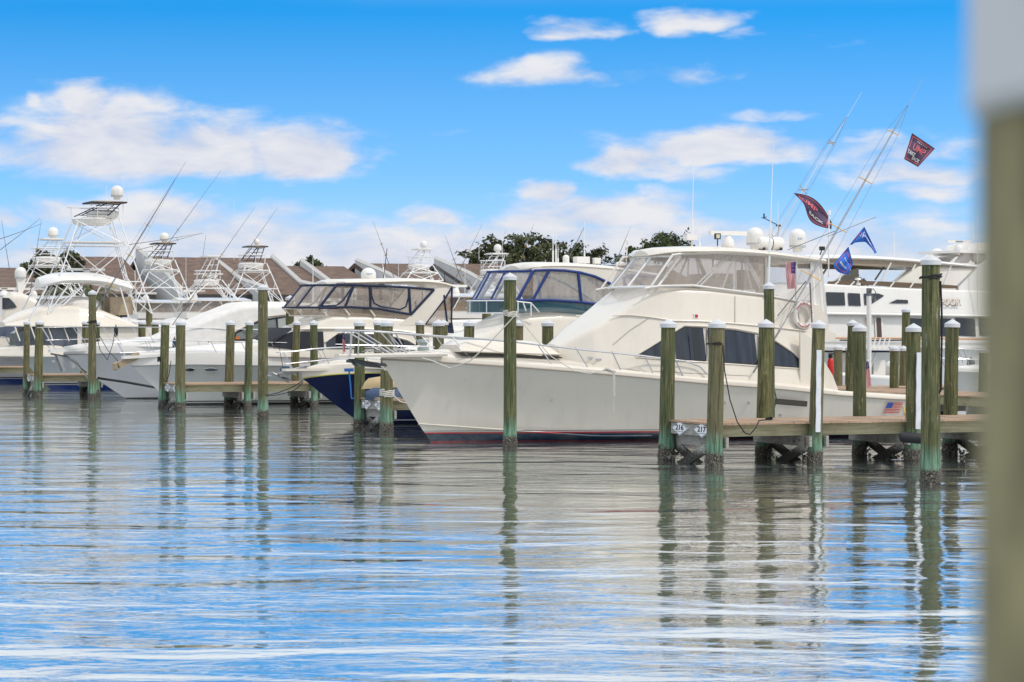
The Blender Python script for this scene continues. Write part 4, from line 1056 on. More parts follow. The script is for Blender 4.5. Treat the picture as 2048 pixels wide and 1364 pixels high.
# ================= boat B: navy hull express yacht
L = Loc(22.3); B = boat_root('express_yacht', 'navy blue hulled express yacht with royal blue framed windshield under a cream hardtop', 'yacht', L)
sh = [(p.x, p.z) for p in (L(x, y, b) for x, y, b in ((604, 756, 0), (640, 753, -.7), (706, 749, -1.6), (790, 747, -2.0), (900, 752, -2.1), (1100, 762, -2.1), (1400, 778, -2.1)))]
bt, st = L(604, 756, 0), L(727, 848, 0)
hB = Hull((bt.x, bt.z), (st.x, 0), 11.5, sh, 2.12, wl=.82, ps=2.6, pw=1.7, rake=.3)
hB.build(hull_mat('navy_hull_paint', (.004, .010, .055), [(.02, (.005, .005, .01, 1)), (.10, (.004, .008, .04, 1)), (.14, (.35, .37, .42, 1))], .12, .01, .12), B, gel, crown=.18, rub=pm('yellow_stripe', (.5, .45, .12), .5), toe=.26)
T = tab(L, ((690, 729), (720, 722), (760, 716), (850, 700), (950, 667), (1008, 640), (1036, 627), (1100, 622), (1150, 624), (1205, 634), (1300, 655)), -.6)
a0 = T[0][0]
SB = House(T, [(a, hB.z(a)+.2) for a in (a0, 2, 4, 6, 8, 11)], [(a0, .4), (a0+1.5, 1.1), (a0+3, 1.6), (a0+5, 1.85), (12, 1.9)], [(a0, .3), (a0+1.5, .8), (a0+3, 1.2), (a0+5, 1.5), (12, 1.6)], r=.3, crown=.12, n=36)
SB.build('deckhouse', cream, B)
ys = 1.55
flat('side_glass', L, ys, [(1036, 601), (1100, 600), (1160, 604), (1245, 618), (1300, 635)], [(1034, 627), (1100, 624), (1150, 628), (1205, 636), (1300, 648)], glassb, B)
front_glass('windshield', L, ys, (1036, 601), (1036, 626), .9, glassb, B, alum, .02)
front_glass('front_curtain', L, ys, (1068, 542), (1037, 600), .75, vinylc, B, royal, .035, th=.92)
bars('blue_frame', L, ys, [[(1036, 601), (1100, 600), (1160, 604), (1200, 609), (1245, 618)], [(1068, 541), (1034, 600)], [(1098, 541), (1064, 603)], [(1156, 543), (1163, 606)],
     [(1068, 541), (1100, 540), (1130, 541), (1160, 545), (1190, 553), (1218, 566), (1245, 583), (1275, 600)]], .045, royal, B)
flat('side_curtain', L, ys-.02, [(1066, 543), (1100, 542), (1130, 543), (1160, 547), (1190, 555), (1218, 568), (1245, 585), (1270, 599)], [(1037, 600), (1100, 600), (1160, 604), (1200, 609), (1270, 620)], vinylc, B, wave=.01)
flat('arch_side', L, ys, [(1066, 537), (1100, 531), (1180, 532), (1240, 537), (1252, 541), (1258, 560), (1275, 580), (1300, 602), (1330, 640)], [(1066, 541), (1100, 540), (1130, 541), (1160, 545), (1190, 553), (1218, 566), (1245, 583), (1275, 602), (1330, 650)], cream, B, th=.08)
flat('arch_side', L, ys, [(1250, 540), (1330, 552)], [(1250, 552), (1330, 556)], cream, B, th=.08)
bars('blue_frame', L, ys+.01, [[(1330, 556), (1262, 550), (1248, 556), (1250, 570), (1268, 585), (1288, 600)], [(1258, 552), (1295, 576)]], .05, royal, B)
flat('side_curtain', L, ys-.03, [(1256, 552), (1330, 556)], [(1262, 575), (1330, 615)], vinylt, B)
roofshell('hardtop', L, ys, [(1062, 537), (1075, 532), (1100, 530), (1140, 530), (1180, 532), (1240, 537), (1335, 552)], cream, B, th=.06, crown=.12, taper=.08)
m = MB()
for x in (1228, 1257):
    p = L(x, 607, .2); m.lathe([(.05, -.5), (.22, -.4), (.25, 0), (.2, .12), (.05, .16)], p, 14, sy=1.1)
m.build('helm_seat', canvas_w, B)
def topat(L, x, y, b=0.0): return L(x, y, b)
dome(B, L(1275, 534, 0), .24, .52, txt='KVH'); dome(B, L(1132, 528, .6), .10, .28, band=False)
m = MB(); p = L(1163, 520, -.1); m.box(p, (.42, .3, .2)); m.box(p+Vector((.5, 0, -.02)), (.2, .16, .18)); m.build('radar_housing', gel2, B)
m = MB(); p = L(1241, 527, -.3); m.lathe([(.15, -.06), (.16, 0), (.1, .05), (.02, .06)], p, 12); m.build('antenna_puck', gel2, B)
for x, hgt in ((1106, 1.35), (1112, 1.5), (1169, 1.3), (1116, .6)): whip(B, L(x, 528, .5), hgt, .014)
m = MB(); p = L(1252, 530, .9); q = L(1255, 484, .9); m.tube(p, q, .018); m.lathe([(.02, -.06), (.045, -.04), (.045, .06), (.02, .08)], q, 8); m.build('light_mast', gel2, B)
outrigger(B, L(1230, 528, -1.3), L(1262, 452, -1.5), .012, 0, 0)
m = MB(); p = L(1034, 612, -1.2)
for x0, y0, x1, y1 in ((1034, 603, 1062, 606), (1062, 606, 1078, 624), (1062, 606, 1062, 632), (1046, 604, 1052, 622)): m.tube(L(x0, y0, -1.75), L(x1, y1, -1.75), .02)
m.build('grab_rail', alum, B)
rail(B, hB, bt.x-.3, 9.5, .66, .6, 12, mid=True, lean=.55, r=.014, bow=.1, mat=railm)
m = MB(); pz = bt.z+.2; m.prism([(bt.x-.55, -.2, pz), (bt.x+1, -.3, pz+.02), (bt.x+1, .3, pz+.02), (bt.x-.55, .2, pz)], (0, 0, .07)); m.build('bow_platform', gel, B)
m = MB(); m.beam((bt.x-.72, 0, pz-.12), (bt.x+.1, 0, pz+.1), .3, .12); m.tube((bt.x-.9, 0, pz-.05), (bt.x-.3, 0, pz-.28), .035); m.tube((bt.x-.95, -.2, pz-.12), (bt.x-.95, .2, pz-.12), .03); m.prism([(bt.x-.95, -.18, pz-.02), (bt.x-.4, -.05, pz-.3), (bt.x-.4, .05, pz-.3), (bt.x-.95, .18, pz-.02)], (0, 0, -.04)); m.build('anchor', galv, B)
m = MB(); m.box((bt.x+1.2, 0, pz+.12), (.35, .3, .16)); m.lathe([(.09, 0), (.11, .1), (.07, .2)], (bt.x+1.7, .1, pz+.08), 10); m.build('windlass', chrome, B)

# ================= boat C: cream flybridge motor yacht
L = Loc(41.2); C_ = boat_root('flybridge_motor_yacht', 'cream flybridge motor yacht with navy framed curtains and two oval portholes in its grey hull', 'yacht', L)
sh = [(p.x, p.z) for p in (L(x, y, b) for x, y, b in ((264, 732, 0), (310, 731, -1.0), (400, 730, -1.9), (500, 731, -2.15), (650, 733, -2.2), (900, 740, -2.2)))]
bt, st = L(264, 732, 0), L(350, 811, 0)
hC = Hull((bt.x, bt.z), (st.x, 0), 12.0, sh, 2.2, wl=.84, ps=2.6, pw=1.7)
hC.build(hull_mat('grey_white_hull', (.60, .60, .58), [(.05, (.02, .02, .025, 1)), (.09, (.5, .5, .5, 1)), (.13, (.02, .02, .03, 1))], .3), C_, gel2, crown=.45, rub=pm('grey_rub', (.3, .3, .3), .5), toe=.42)
for x, wdt in ((379, 20), (421.5, 25)):
    p = L(x, 739.5, -2.0)
    for _ in range(4): p = L(x, 739.5, -hC.bs(p.x)*.985)
    m = MB(); q = L(x+wdt, 739.5, p.y); rr = (q.x-p.x)/2
    for k in range(16): pass
    ring = []
    for k in range(18):
        th = 2*math.pi*k/18; aa = p.x+rr*math.cos(th); ring.append(Vector((aa, -hC.bs(aa)*.995-.015, p.z+.065*math.sin(th))))
    m.add(ring, [tuple(range(18))]); pw_ = m.build('porthole', dark, C_, smooth=False); MB().path(ring, .012, 5, closed=True).build('rim', chrome, pw_)
    m = MB(); ring2 = [Vector((v.x, -v.y, v.z)) for v in ring]; m.add(ring2, [tuple(range(18))]); m.build('porthole', dark, C_, smooth=False)
T = tab(L, ((470, 700), (500, 690), (540, 680), (583, 661), (620, 645), (653, 631), (720, 631), (815, 636), (860, 648), (915, 655)), -.8)
a0 = T[0][0]
SC = House(T, [(a, hC.z(a)+.35) for a in (a0, 3, 5, 8, 12)], [(a0, .8), (a0+1.2, 1.5), (a0+2.5, 1.8), (12, 1.85)], [(a0, .7), (a0+1.2, 1.3), (a0+2.5, 1.55), (12, 1.6)], r=.2, crown=.12, n=36)
SC.build('deckhouse', cream, C_)
side_panel('windshield_cover', L, SC, [(530, 688), (560, 672), (584, 663), (648, 663)], [(530, 692), (560, 696), (590, 699), (648, 699)], blackcan, C_, off=.03)
pts = []
g = []
for k in range(9):
    y = lerp(-1.45, 1.45, k/8); bl_ = 1.0*(1-(y/1.45)**2); pA, pB = L(548, 690, -1.4), L(590, 662, -1.4); g.append([Vector((lerp(pA.x, pB.x, r_/3)-bl_*.5, y, lerp(pA.z, pB.z, r_/3)+.12)) for r_ in range(4)])
MB().grid(g).build('windshield_cover', blackcan, C_)
side_panel('window', L, SC, [(652, 684), (676, 668), (720, 669), (760, 671)], [(652, 697), (760, 697)], dark, C_, off=.03)
side_panel('window', L, SC, [(764, 671), (790, 676), (815, 683), (836, 694)], [(764, 697), (838, 697)], dark, C_, off=.03)
trim('window_moulding', L, SC, [(650, 684), (676, 665), (720, 666), (760, 668), (790, 673), (815, 680), (838, 693), (845, 705)], .03, cream, C_, off=.03)
# brow overhang round the deckhouse
trim('brow_moulding', L, SC, [(583, 659), (640, 657), (720, 657), (800, 662), (860, 670)], .05, cream, C_, off=.03)
ys = 1.6
TT = [(641, 617), (700, 614), (755, 617), (822, 629)]
flat('wind_deflector', L, ys-.06, TT, [(654, 631), (700, 631), (760, 634), (818, 638)], vinylt, C_)
front_glass('wind_deflector', L, ys-.06, (641, 617), (654, 631), .9, vinylt, C_, cream, .025)
bars('deflector_brace', L, ys-.02, [[(688, 616), (699, 631)], [(740, 619), (750, 633)]], .035, cream, C_)
topE = [(675, 569), (708, 570), (760, 572), (818, 575), (868, 579)]
for x0t, x1t, x0b, x1b in ((676, 707, 640, 688), (709, 741, 692, 741), (743, 818, 743, 820)):
    flat('side_curtain', L, ys, [(x0b, interp(TT, x0b)-44 if 0 else interp(topE, x0t)+ (0 if x0b >= x0t else 0)), (x1t, interp(topE, x1t))] if 0 else [(x0t, interp(topE, x0t)), (x1t, interp(topE, x1t))], [(x0t, interp(TT, x0t)), (x1t, interp(TT, x1t))], vinyl, C_, wave=.015, n=8)
flat('side_curtain', L, ys, [(640, 613), (676, 569)], [(640, 617), (676, 615)], vinyl, C_, n=4)
flat('side_curtain', L, ys, [(820, 576), (868, 579)], [(820, 628), (868, 580)], vinyl, C_, n=6)
front_glass('front_curtain', L, ys, (675, 570), (640, 615), .85, vinyl, C_, navy, .04, th=.95)
bars('navy_frame', L, ys+.01, [[(638, 616), (700, 614), (755, 617), (822, 629)], topE, [(638, 615), (675, 568)], [(708, 570), (690, 614)], [(740, 571), (741, 617)], [(818, 575), (821, 628)], [(868, 579), (822, 629)]], .05, navy, C_)
bars('navy_binding', L, ys+.015, [[(742, 573), (743, 590), (748, 606), (762, 613), (800, 619), (812, 613), (817, 595), (818, 577)], [(645, 612), (672, 611), (685, 602), (706, 572)]], .03, navy, C_)
roofshell('hardtop', L, ys+.05, [(671, 567), (680, 563), (710, 562), (760, 561), (830, 560), (880, 563), (911, 571)], cream, C_, th=.1, crown=.1, taper=.1)
flat('arch_side', L, ys, [(800, 648), (815, 636), (822, 630), (868, 578), (906, 572)], [(800, 652), (852, 650), (853, 645), (888, 600), (906, 576)], cream, C_, th=.1, n=20)
flat('aft_curtain', L, ys-.02, [(852, 646), (890, 598), (904, 576)], [(852, 649), (890, 648), (904, 648)], vinylt, C_)
bars('navy_frame', L, ys, [[(904, 574), (888, 600), (851, 648), (903, 652), (904, 574)], [(888, 590), (895, 650)]], .035, navy, C_)
flat('aft_canvas', L, ys, [(868, 650), (905, 645), (912, 690)], [(868, 652), (905, 690), (912, 700)], navy, C_)
m = MB(); p = L(752, 622, 0); m.lathe([(.3, -.3), (.5, -.1), (.5, .3), (.3, .4)], p, 14); m.box(p+Vector((-1, 0, .1)), (.5, 1.4, .6)); m.build('helm_seats', canvas_w, C_)
dome(C_, L(737, 558, .0), .28, .42, txt='marine', band=False)
for x in (638, 659):
    p = L(x, 630, -1.0); m = MB(); m.lathe([(.05, -.28), (.14, -.2), (.17, .15), (.05, .2)], (0, 0, 0), 12)
    m.v = [(p.x+v[2], p.y+v[0], p.z+v[1]) for v in m.v]; m.build('search_light_cover', canvas_w, C_)
m = MB(); p = L(767, 558, .6); m.tube(p, L(774, 497, .6), .014); m.build('antenna', black, C_)
whip(C_, L(889, 568, -1.2), .45, .02, mat=black); whip(C_, L(770, 560, 1.0), 1.6, .012, (-.15, 0))
rail(C_, hC, bt.x-.2, 10, .78, .72, 13, mid=True, lean=.55, r=.014, mat=railm)
pz = bt.z+.35
m = MB(); m.prism([(bt.x-.35, -.2, pz-.1), (bt.x+1.2, -.4, pz), (bt.x+1.2, .4, pz), (bt.x-.35, .2, pz-.1)], (0, 0, .1)); m.build('bow_platform', gel2, C_)
m = MB(); m.prism([(bt.x-.45, -.12, pz-.42), (bt.x+.3, -.12, pz-.05), (bt.x+.3, .12, pz-.05), (bt.x-.45, .12, pz-.42)], (-.1, 0, .2)); m.lathe([(.02, -.16), (.1, -.12), (.12, .1), (.02, .14)], (bt.x-.6, 0, pz-.35), 10); m.build('anchor_roller', pm('brown_fitting', (.36, .28, .18), .5), C_)

# ================= boat D: express cruiser with tall raked front
L = Loc(48.6); D_ = boat_root('express_cruiser', 'white express cruiser with tall raked canvas front, stainless anchor and black boot stripe', 'yacht', L)
sh = [(p.x, p.z) for p in (L(x, y, b) for x, y, b in ((127, 709, 0), (180, 708, -1.1), (300, 707, -2.1), (450, 708, -2.3), (700, 712, -2.3)))]
bt, st = L(127, 709, 0), L(254, 797, 0)
hD = Hull((bt.x, bt.z), (st.x, 0), 11.5, sh, 2.3, wl=.84, ps=2.6, pw=1.8)
hD.build(hull_mat('light_grey_hull', (.58, .58, .60), [(.04, (.02, .02, .025, 1))], .3), D_, gel2, crown=.5, rub=pm('grey_rub2', (.25, .25, .26), .5), toe=.3)
# spray rail stripe
for sg in (1, -1):
    pp = [L(195, 756, -.9), L(250, 764, -1.5), L(306, 774, -1.95), L(400, 785, -2.1)]
    MB().path([Vector((p.x, sg*(abs(p.y)+.02)*-1, p.z)) for p in pp], .05, 6).build('spray_stripe', black, D_)
T = tab(L, ((250, 694), (300, 682), (348, 665), (400, 641), (440, 625), (470, 613), (500, 610), (590, 611), (640, 614), (760, 620)), -.8)
a0 = T[0][0]
SD = House(T, [(a, hD.z(a)+.28) for a in (a0, 3, 6, 11)], [(a0, .7), (a0+1.5, 1.4), (a0+3, 1.75), (12, 1.85)], [(a0, .6), (a0+1.5, 1.2), (a0+3, 1.5), (12, 1.6)], r=.2, crown=.15, n=36)
SD.build('deckhouse', canvas_w, D_)
side_panel('window', L, SD, [(470, 667), (500, 650), (525, 640), (551, 636)], [(470, 679), (551, 676)], pm('dim_interior', (.20, .22, .22), .2), D_, off=.03)
side_panel('window', L, SD, [(555, 635), (572, 634)], [(555, 676), (572, 675)], pm('pale_blind', (.4, .42, .4), .3), D_, off=.03)
trim('window_frame', L, SD, [(470, 680), (470, 667), (500, 650), (525, 640), (573, 633), (574, 676), (470, 680)], .03, blackcan, D_, off=.04)
trim('window_frame', L, SD, [(553, 636), (555, 676)], .035, blackcan, D_, off=.04)
trim('canvas_seam', L, SD, [(452, 674), (480, 658), (530, 634), (580, 628), (640, 632)], .02, pm('seam_tan', (.5, .42, .33), .8), D_, off=.02)
m = MB(); m.box(L(474, 676, -1.8)+Vector((0, -.1, 0)), (.14, .1, .1)); m.build('orange_light', pm('orange_plastic', (.7, .18, .02), .4), D_)
for (x0, y0, x1, y1) in ((398, 661, 432, 645), (380, 655, 420, 648)):
    m = MB(); m.tube(L(x0, y0, -1.0)+Vector((0, 0, .06)), L(x1, y1, -1.0)+Vector((0, 0, .1)), .02); m.build('wiper', black, D_)
radar(D_, L(668, 600, -.3)-Vector((0, 0, .35)), 1.35, .1, 'GARMIN', .25)
whip(D_, L(626, 605, -1.0), 2.1, .02)
rail(D_, hD, bt.x-.35, 10, .95, .85, 12, mid=True, lean=.6, r=.016, bow=.1, mat=railm)
m = MB(); z = bt.z+.08; m.prism([(bt.x-.55, -.22, z), (bt.x+.8, -.35, z+.05), (bt.x+.8, .35, z+.05), (bt.x-.55, .22, z)], (0, 0, .12)); m.build('bow_platform', gel2, D_)
m = MB(); x = bt.x; m.tube((x-.5, 0, z-.05), (x+.6, 0, z-.25), .04); m.prism([(x-.3, -.22, z-.12), (x-.05, -.3, z-.75), (x+.5, -.08, z-.55), (x+.3, 0, z-.2)], (.02, .05, .02)); m.prism([(x-.3, .22, z-.12), (x-.05, .3, z-.75), (x+.5, .08, z-.55), (x+.3, 0, z-.2)], (.02, -.05, .02)); m.tube((x-.35, -.3, z-.35), (x-.35, .3, z-.35), .05); m.build('anchor', galv, D_)
m = MB(); m.beam((x+.25, 0, z-.1), (x+1.15, 0, z-1.25), .16, .05); m.build('stem_guard', chrome, D_)

# ================= boat E: sportfisher with the big tower
L = Loc(62.4); E_ = boat_root('tower_sportfisher', 'white sportfisher with the tallest tuna tower, black canopy frame and blue boot stripe', 'yacht', L)
sh = [(p.x, p.z) for p in (L(x, y, b) for x, y, b in ((40, 712, 0), (80, 709, -1.2), (160, 710, -2.2), (300, 714, -2.4), (600, 722, -2.4)))]
bt, st = L(40, 712, 0), L(102, 779, 0)
hE = Hull((bt.x, bt.z), (st.x, 0), 12.5, sh, 2.4, wl=.85, ps=2.6, pw=1.8)
blueboot = [(.06, (.02, .06, .28, 1)), (.20, (.015, .05, .22, 1)), (.24, (.5, .5, .5, 1)), (.29, (.03, .03, .05, 1))]
hE.build(hull_mat('pale_blue_grey_hull', (.56, .61, .64), blueboot, .3), E_, gel2, crown=.3, toe=.12, cockpit=10)
T = tab(L, ((10, 645), (40, 630), (75, 617), (110, 611), (150, 612), (200, 622), (240, 638), (275, 655)), -.8); a0 = T[0][0]
ZV = L(100, 655, -1.6).z
SE = House(T, [(T[0][0], T[0][1]-.12), (T[0][0]+1.2, ZV+.08), (14, ZV)], [(a0, .9), (a0+1.5, 1.9), (a0+3, 2.1), (12, 2.1)], [(a0, .7), (a0+1.5, 1.4), (a0+3, 1.7), (12, 1.7)], r=.25, crown=.1, n=30)
SE.build('deckhouse', gel, E_)
a2 = L(152, 660, -1.6).x
SE2 = House([(a0+.5, ZV-.25), (a0+1.0, ZV+.03), (a2, ZV+.03)], [(a0+.4, hE.z(bt.x+1)+.3), (a2, hE.z(bt.x+4)+.3)], [(a0+.5, .9), (a0+1.8, 1.6), (a2, 1.9)], [(a0+.5, .8), (a0+1.8, 1.5), (a2, 1.85)], r=.03, crown=.0, n=16)
SE2.build('windshield', pm('grey_windshield', (.10, .115, .14), .12, var=.5, vscale=1.2), E_)
House([(a2, ZV+.02), (9.8, ZV+.02)], [(a2, hE.z(4)+.1), (9.8, hE.z(9)+.1)], [(a2, 1.95), (9.8, 2.05)], [(a2, 1.9), (9.8, 2.0)], r=.03, crown=0).build('salon_side', gel, E_)
House([(a0-.8, hE.z(bt.x)+.3), (a0+1.2, hE.z(bt.x+2)+.42), (9, hE.z(6)+.4)], [(a0-.8, hE.z(bt.x)+.05), (9, hE.z(6)+.1)], [(a0-.8, .5), (a0+1.2, 1.8), (9, 2.15)], [(a0-.8, .4), (a0+1.2, 1.7), (9, 2.1)], r=.1, crown=.05).build('deck_coaming', gel, E_)
m = MB()
for x in (30, 62, 96, 128): m.tube(L(x, 654, -1.75), L(x+10, 682, -1.9), .03)
m.build('windshield_post', gel, E_)
m = MB(); p = L(158, 612, 0); m.lathe([(1.0, -.3), (.95, .1), (.7, .35), (.1, .42)], p, 16, sx=1.0, sy=1.3); m.build('bridge_cover', canvas_w, E_)
m = MB(); p = L(236, 612, 0); m.box(p, (1.0, 1.4, .8)); m.build('seat_cover', tanc, E_)
ys = 1.5
roofshell('hardtop', L, ys, [(88, 568), (110, 561), (135, 557), (200, 558), (235, 565), (266, 574)], gel2, E_, th=.16, crown=.3, taper=.2)
bars('hardtop_frame', L, ys-.05, [[(95, 572), (60, 640)], [(135, 573), (88, 640)], [(200, 574), (180, 612)], [(240, 574), (262, 650)], [(165, 573), (125, 612)]], .035, alum, E_)
radar(E_, L(172, 553, 0)-Vector((0, 0, .05)), 1.7, .05, 'GARMIN', .28)
z0 = lambda yy, D: H-(yy-HZ)/FPX*D
cc = L(186, 600, 0); Dm = PW(cc.x, 62.4).y
tower(E_, (cc.x, 0, 0), 4.6, 1.5, z0(628, Dm), z0(485, Dm), z0(437, Dm), z0(405, Dm), blk=navy, lean=1.6, dm=.0)
dome(E_, L(234, 398, 0)+Vector((0, 0, .1)), .27, .5)
m = MB(); p = L(205, 440, 0); m.lathe([(.3, 0), (.55, .08), (.6, .35), (.5, .42)], p, 14, sx=1.2); m.build('upper_control_pod', gel2, E_)
for x, y0, y1 in ((212, 440, 372), (246, 430, 310), (255, 405, 385)): 
    m = MB(); m.tube(L(x, y0, -.5), L(x+1, y1, -.5), .016, 5, .006); m.build('antenna', alum, E_)
outrigger(E_, L(180, 640, -2.0), L(372, 323, -4.0), .028, 3, .22); outrigger(E_, L(55, 640, 1.5), L(186, 404, 4.0), .025, 3, .3, wires=False)
rail(E_, hE, bt.x-.35, 3.5, .75, .6, 8, mid=False, lean=.5, r=.02, bow=.1)
m = MB(); z = bt.z+.06; m.prism([(bt.x-.65, -.2, z), (bt.x+.8, -.4, z+.05), (bt.x+.8, .4, z+.05), (bt.x-.65, .2, z)], (0, 0, .12)); m.build('bow_pulpit', gel2, E_)

# ================= boat F at the left edge
L = Loc(75.0); F_ = boat_root('sedan_cruiser', 'white cruiser cut off by the left edge, with dark oval side windows', 'yacht', L)
bt = L(-90, 712, 0); st = L(-30, 774, 0)
sh = [(bt.x, bt.z), (bt.x+4, bt.z-.15), (bt.x+9, bt.z-.45), (bt.x+16, bt.z-.7)]
hF = Hull((bt.x, bt.z), (st.x, 0), bt.x+14.5, sh, 2.3, wl=.85, ps=2.6, pw=1.8)
hF.build(hull_mat('lilac_grey_hull', (.60, .58, .60), blueboot, .3), F_, gel2, crown=.5, toe=.35)
T = tab(L, ((-70, 690), (-40, 670), (-10, 640), (0, 628), (5, 600), (20, 588), (40, 588), (66, 598), (82, 618), (95, 660)), -.6); a0 = T[0][0]
SF = House(T, [(a, hF.z(a)+.3) for a in (a0, 1, 4, 8)], [(a0, .5), (a0+1.5, 1.5), (a0+3, 1.9), (12, 1.9)], [(a0, .4), (a0+1.5, 1.2), (a0+3, 1.6), (12, 1.6)], r=.3, crown=.12, n=30)
SF.build('deckhouse', gel, F_)
side_panel('window', L, SF, [(4, 595), (18, 596), (28, 606), (33, 614)], [(4, 619), (20, 617), (33, 615)], dark, F_, off=.04)
side_panel('window', L, SF, [(-5, 655), (30, 650), (60, 655)], [(-5, 672), (60, 676)], pm('blue_grey_glass', (.08, .10, .15), .1), F_, off=.04)
radar(F_, L(8, 588, 0)-Vector((0, 0, .1)), 1.6, .05, 'GARMIN', .25)
m = MB(); m.prism([L(38, 590, -.15), L(45, 590, -.15), L(52, 557, -.15), L(34, 557, -.15)], (0, .3, 0)); m.build('dome_mast', gel2, F_); dome(F_, L(41, 557, 0), .28, .56)
rail(F_, hF, bt.x-.2, bt.x+6, .8, .7, 6, mid=False, lean=.5, r=.02)

# ================= tower boats moored farther back
def tower_boat(px_, b, label, hull_c=(.62, .62, .61), top=495, pod=None, plat=540, base=605, blk=None, dm=.26, length=13.5, ta=7.3, towr=True, hard=True, rig=(), wh=(), hw=1.25, al=3.4, arr=True, name='tower_sportfisher', deckz=1.9, encl=vinyl):
    a_t = line_a(px_, b); Lb = Loc(b, a_t-ta); Lb.o = PW(a_t-ta, b); r_ = boat_root(name, label, 'yacht', Lb)
    D = PW(a_t, b).y; zz = lambda yy: H-(yy-HZ)/FPX*D
    hl = Hull((0, deckz), (1.4, 0), length, [(0, deckz), (4, deckz-.25), (8, deckz-.6), (length, deckz-.75)], 2.1, wl=.86, ps=2.6, pw=1.8)
    hl.build(hull_mat('painted_hull', hull_c, [(.1, (.02, .03, .1, 1))], .3), r_, gel2, crown=.25, toe=.1, cockpit=length-3.2)
    S = House([(2.6, deckz), (4.6, deckz+.9), (5.4, 3.1), (9.4, 3.15)], [(2, deckz), (5, deckz-.3), (10, deckz-.6)], [(2.6, .7), (4.5, 1.6), (10, 1.7)], [(2.6, .5), (4.5, 1.2), (10, 1.4)], r=.2, crown=.1, n=18)
    S.build('deckhouse', gel2, r_)
    for sg in (-1, 1):
        g = [[Vector((a, sg*(S.side(a, z)+.02), z)) for z in (lerp(1.9, 2.5-.25*abs(a-7)/2, k/3) for k in range(4))] for a in [5+.5*i for i in range(9)]]
        MB().grid(g).build('window', dark, r_)
    MB().box((7.2, 0, 3.3), (2.6, 2.5, .35)).build('bridge_coaming', gel2, r_)
    if hard:
        zh = zz(base)
        rows = []
        for k in range(11):
            a = lerp(5.6, 9.2, k/10); w_ = 1.45*(1-(1-min(1, k/4+.25))**2.5); s_ = [Vector((a, -w_, zh-.06)), Vector((a, -w_, zh)), Vector((a, 0, zh+.12))]; rows.append(s_+[Vector((v.x, -v.y, v.z)) for v in reversed(s_[:-1])])
        m = MB().grid(rows, close=True); m.add([v.copy() for v in rows[0]], [tuple(range(5))]); m.add([v.copy() for v in rows[-1]], [tuple(range(5))]); m.build('hardtop', gel2, r_)
        m = MB()
        for sg in (-1, 1):
            for x0, x1 in ((5.9, 6.3), (6.3, 7.2), (8.0, 7.6), (8.2, 8.8)): m.tube((x0, sg*1.2, 3.3), (x1, sg*1.35, zh-.05), .03)
        m.build('hardtop_frame', alum, r_)
        if zh > 3.9:
            for sg in (-1, 1): MB().grid([[Vector((a+.2*k, sg*1.28, lerp(3.45, zh-.08, k/3))) for k in range(4)] for a in (5.9, 6.6, 7.3, 8.0, 8.3)]).build('side_curtain', encl, r_)
        if arr: radar(r_, (6.6, 0, zh+.1), 1.2, .2)
    if towr:
        z1 = zz(plat); z3 = zz(top); z2 = zz(pod) if pod else lerp(z1, z3, .45)
        tower(r_, (ta, 0, 0), al, hw, zz(base), z1, z2, z3, blk=blk, dm=dm)
    def lp(x, y, yb): return Lb(x, y, yb)
    for (x0, y0, x1, y1, yb) in rig: outrigger(r_, lp(x0, y0, yb), lp(x1, y1, yb*1.8), .024, 3, .16, wires=False)
    for (x0, y0, y1) in wh:
        m = MB(); m.tube(lp(x0, y0, .4), lp(x0, y1, .4), .014, 5, .006); m.build('antenna', alum, r_)
    rail(r_, hl, .1, 4.5, .6, .5, 6, mid=False, lean=.4, r=.02)
    return r_
tower_boat(95, 80.5, 'sportfisher with white tower and large dome, between the left cruiser and the tallest tower', top=479, pod=515, plat=531, base=596, dm=.27, rig=((70, 610, -5, 660, 1.5), (60, 590, 83, 437, -1.6)), wh=((57, 540, 445), (113, 540, 440)))
tower_boat(318, 82, 'sportfisher with black topped white tower in front of the grey fin wall', top=487, pod=520, plat=540, base=604, blk=navy, dm=.24, rig=((225, 640, 443, 340, -1.7), (275, 500, 407, 466, 1.0)), wh=((286, 515, 460), (341, 515, 450)), al=3.0)
tower_boat(415, 77, 'sportfisher with a leaning half tower and round control pod', top=513, pod=560, plat=548, base=600, dm=0, rig=((345, 650, 510, 414, -1.7),), wh=((372, 600, 470),), al=2.6, hw=1.1)
tower_boat(503, 86, 'sportfisher with dark canopied white tower before the brown roof', top=493, pod=527, plat=541, base=608, blk=black, dm=.15, rig=((440, 580, 556, 414, -1.4), (455, 590, 428, 520, 1.4)), wh=((468, 520, 400), (518, 520, 420)), al=3.0, hard=False)
tower_boat(838, 88, 'distant sportfisher whose tower and dome rise above the flybridge yacht roof', top=499, pod=530, plat=545, base=575, dm=.2, rig=((900, 580, 965, 447, -1.3), (790, 560, 745, 440, 1.2)), wh=((797, 560, 455), (816, 520, 435), (860, 520, 440)), al=2.8, hw=1.0)
tower_boat(985, 72, 'sportfisher with white tower and dome before the dark oak', top=508, pod=540, plat=553, base=603, dm=.2, rig=((1028, 560, 1068, 447, -1.5), (960, 590, 905, 525, 1.3)), wh=((958, 520, 440), (1005, 520, 445)), al=2.6, hw=1.0)
tower_boat(940, 60, 'white hardtop cruiser with two small domes behind the flybridge yacht', towr=False, base=592, dm=0, wh=((930, 590, 520),), name='hardtop_cruiser', encl=vinylt, rig=((935, 592, 890, 470, .8),))

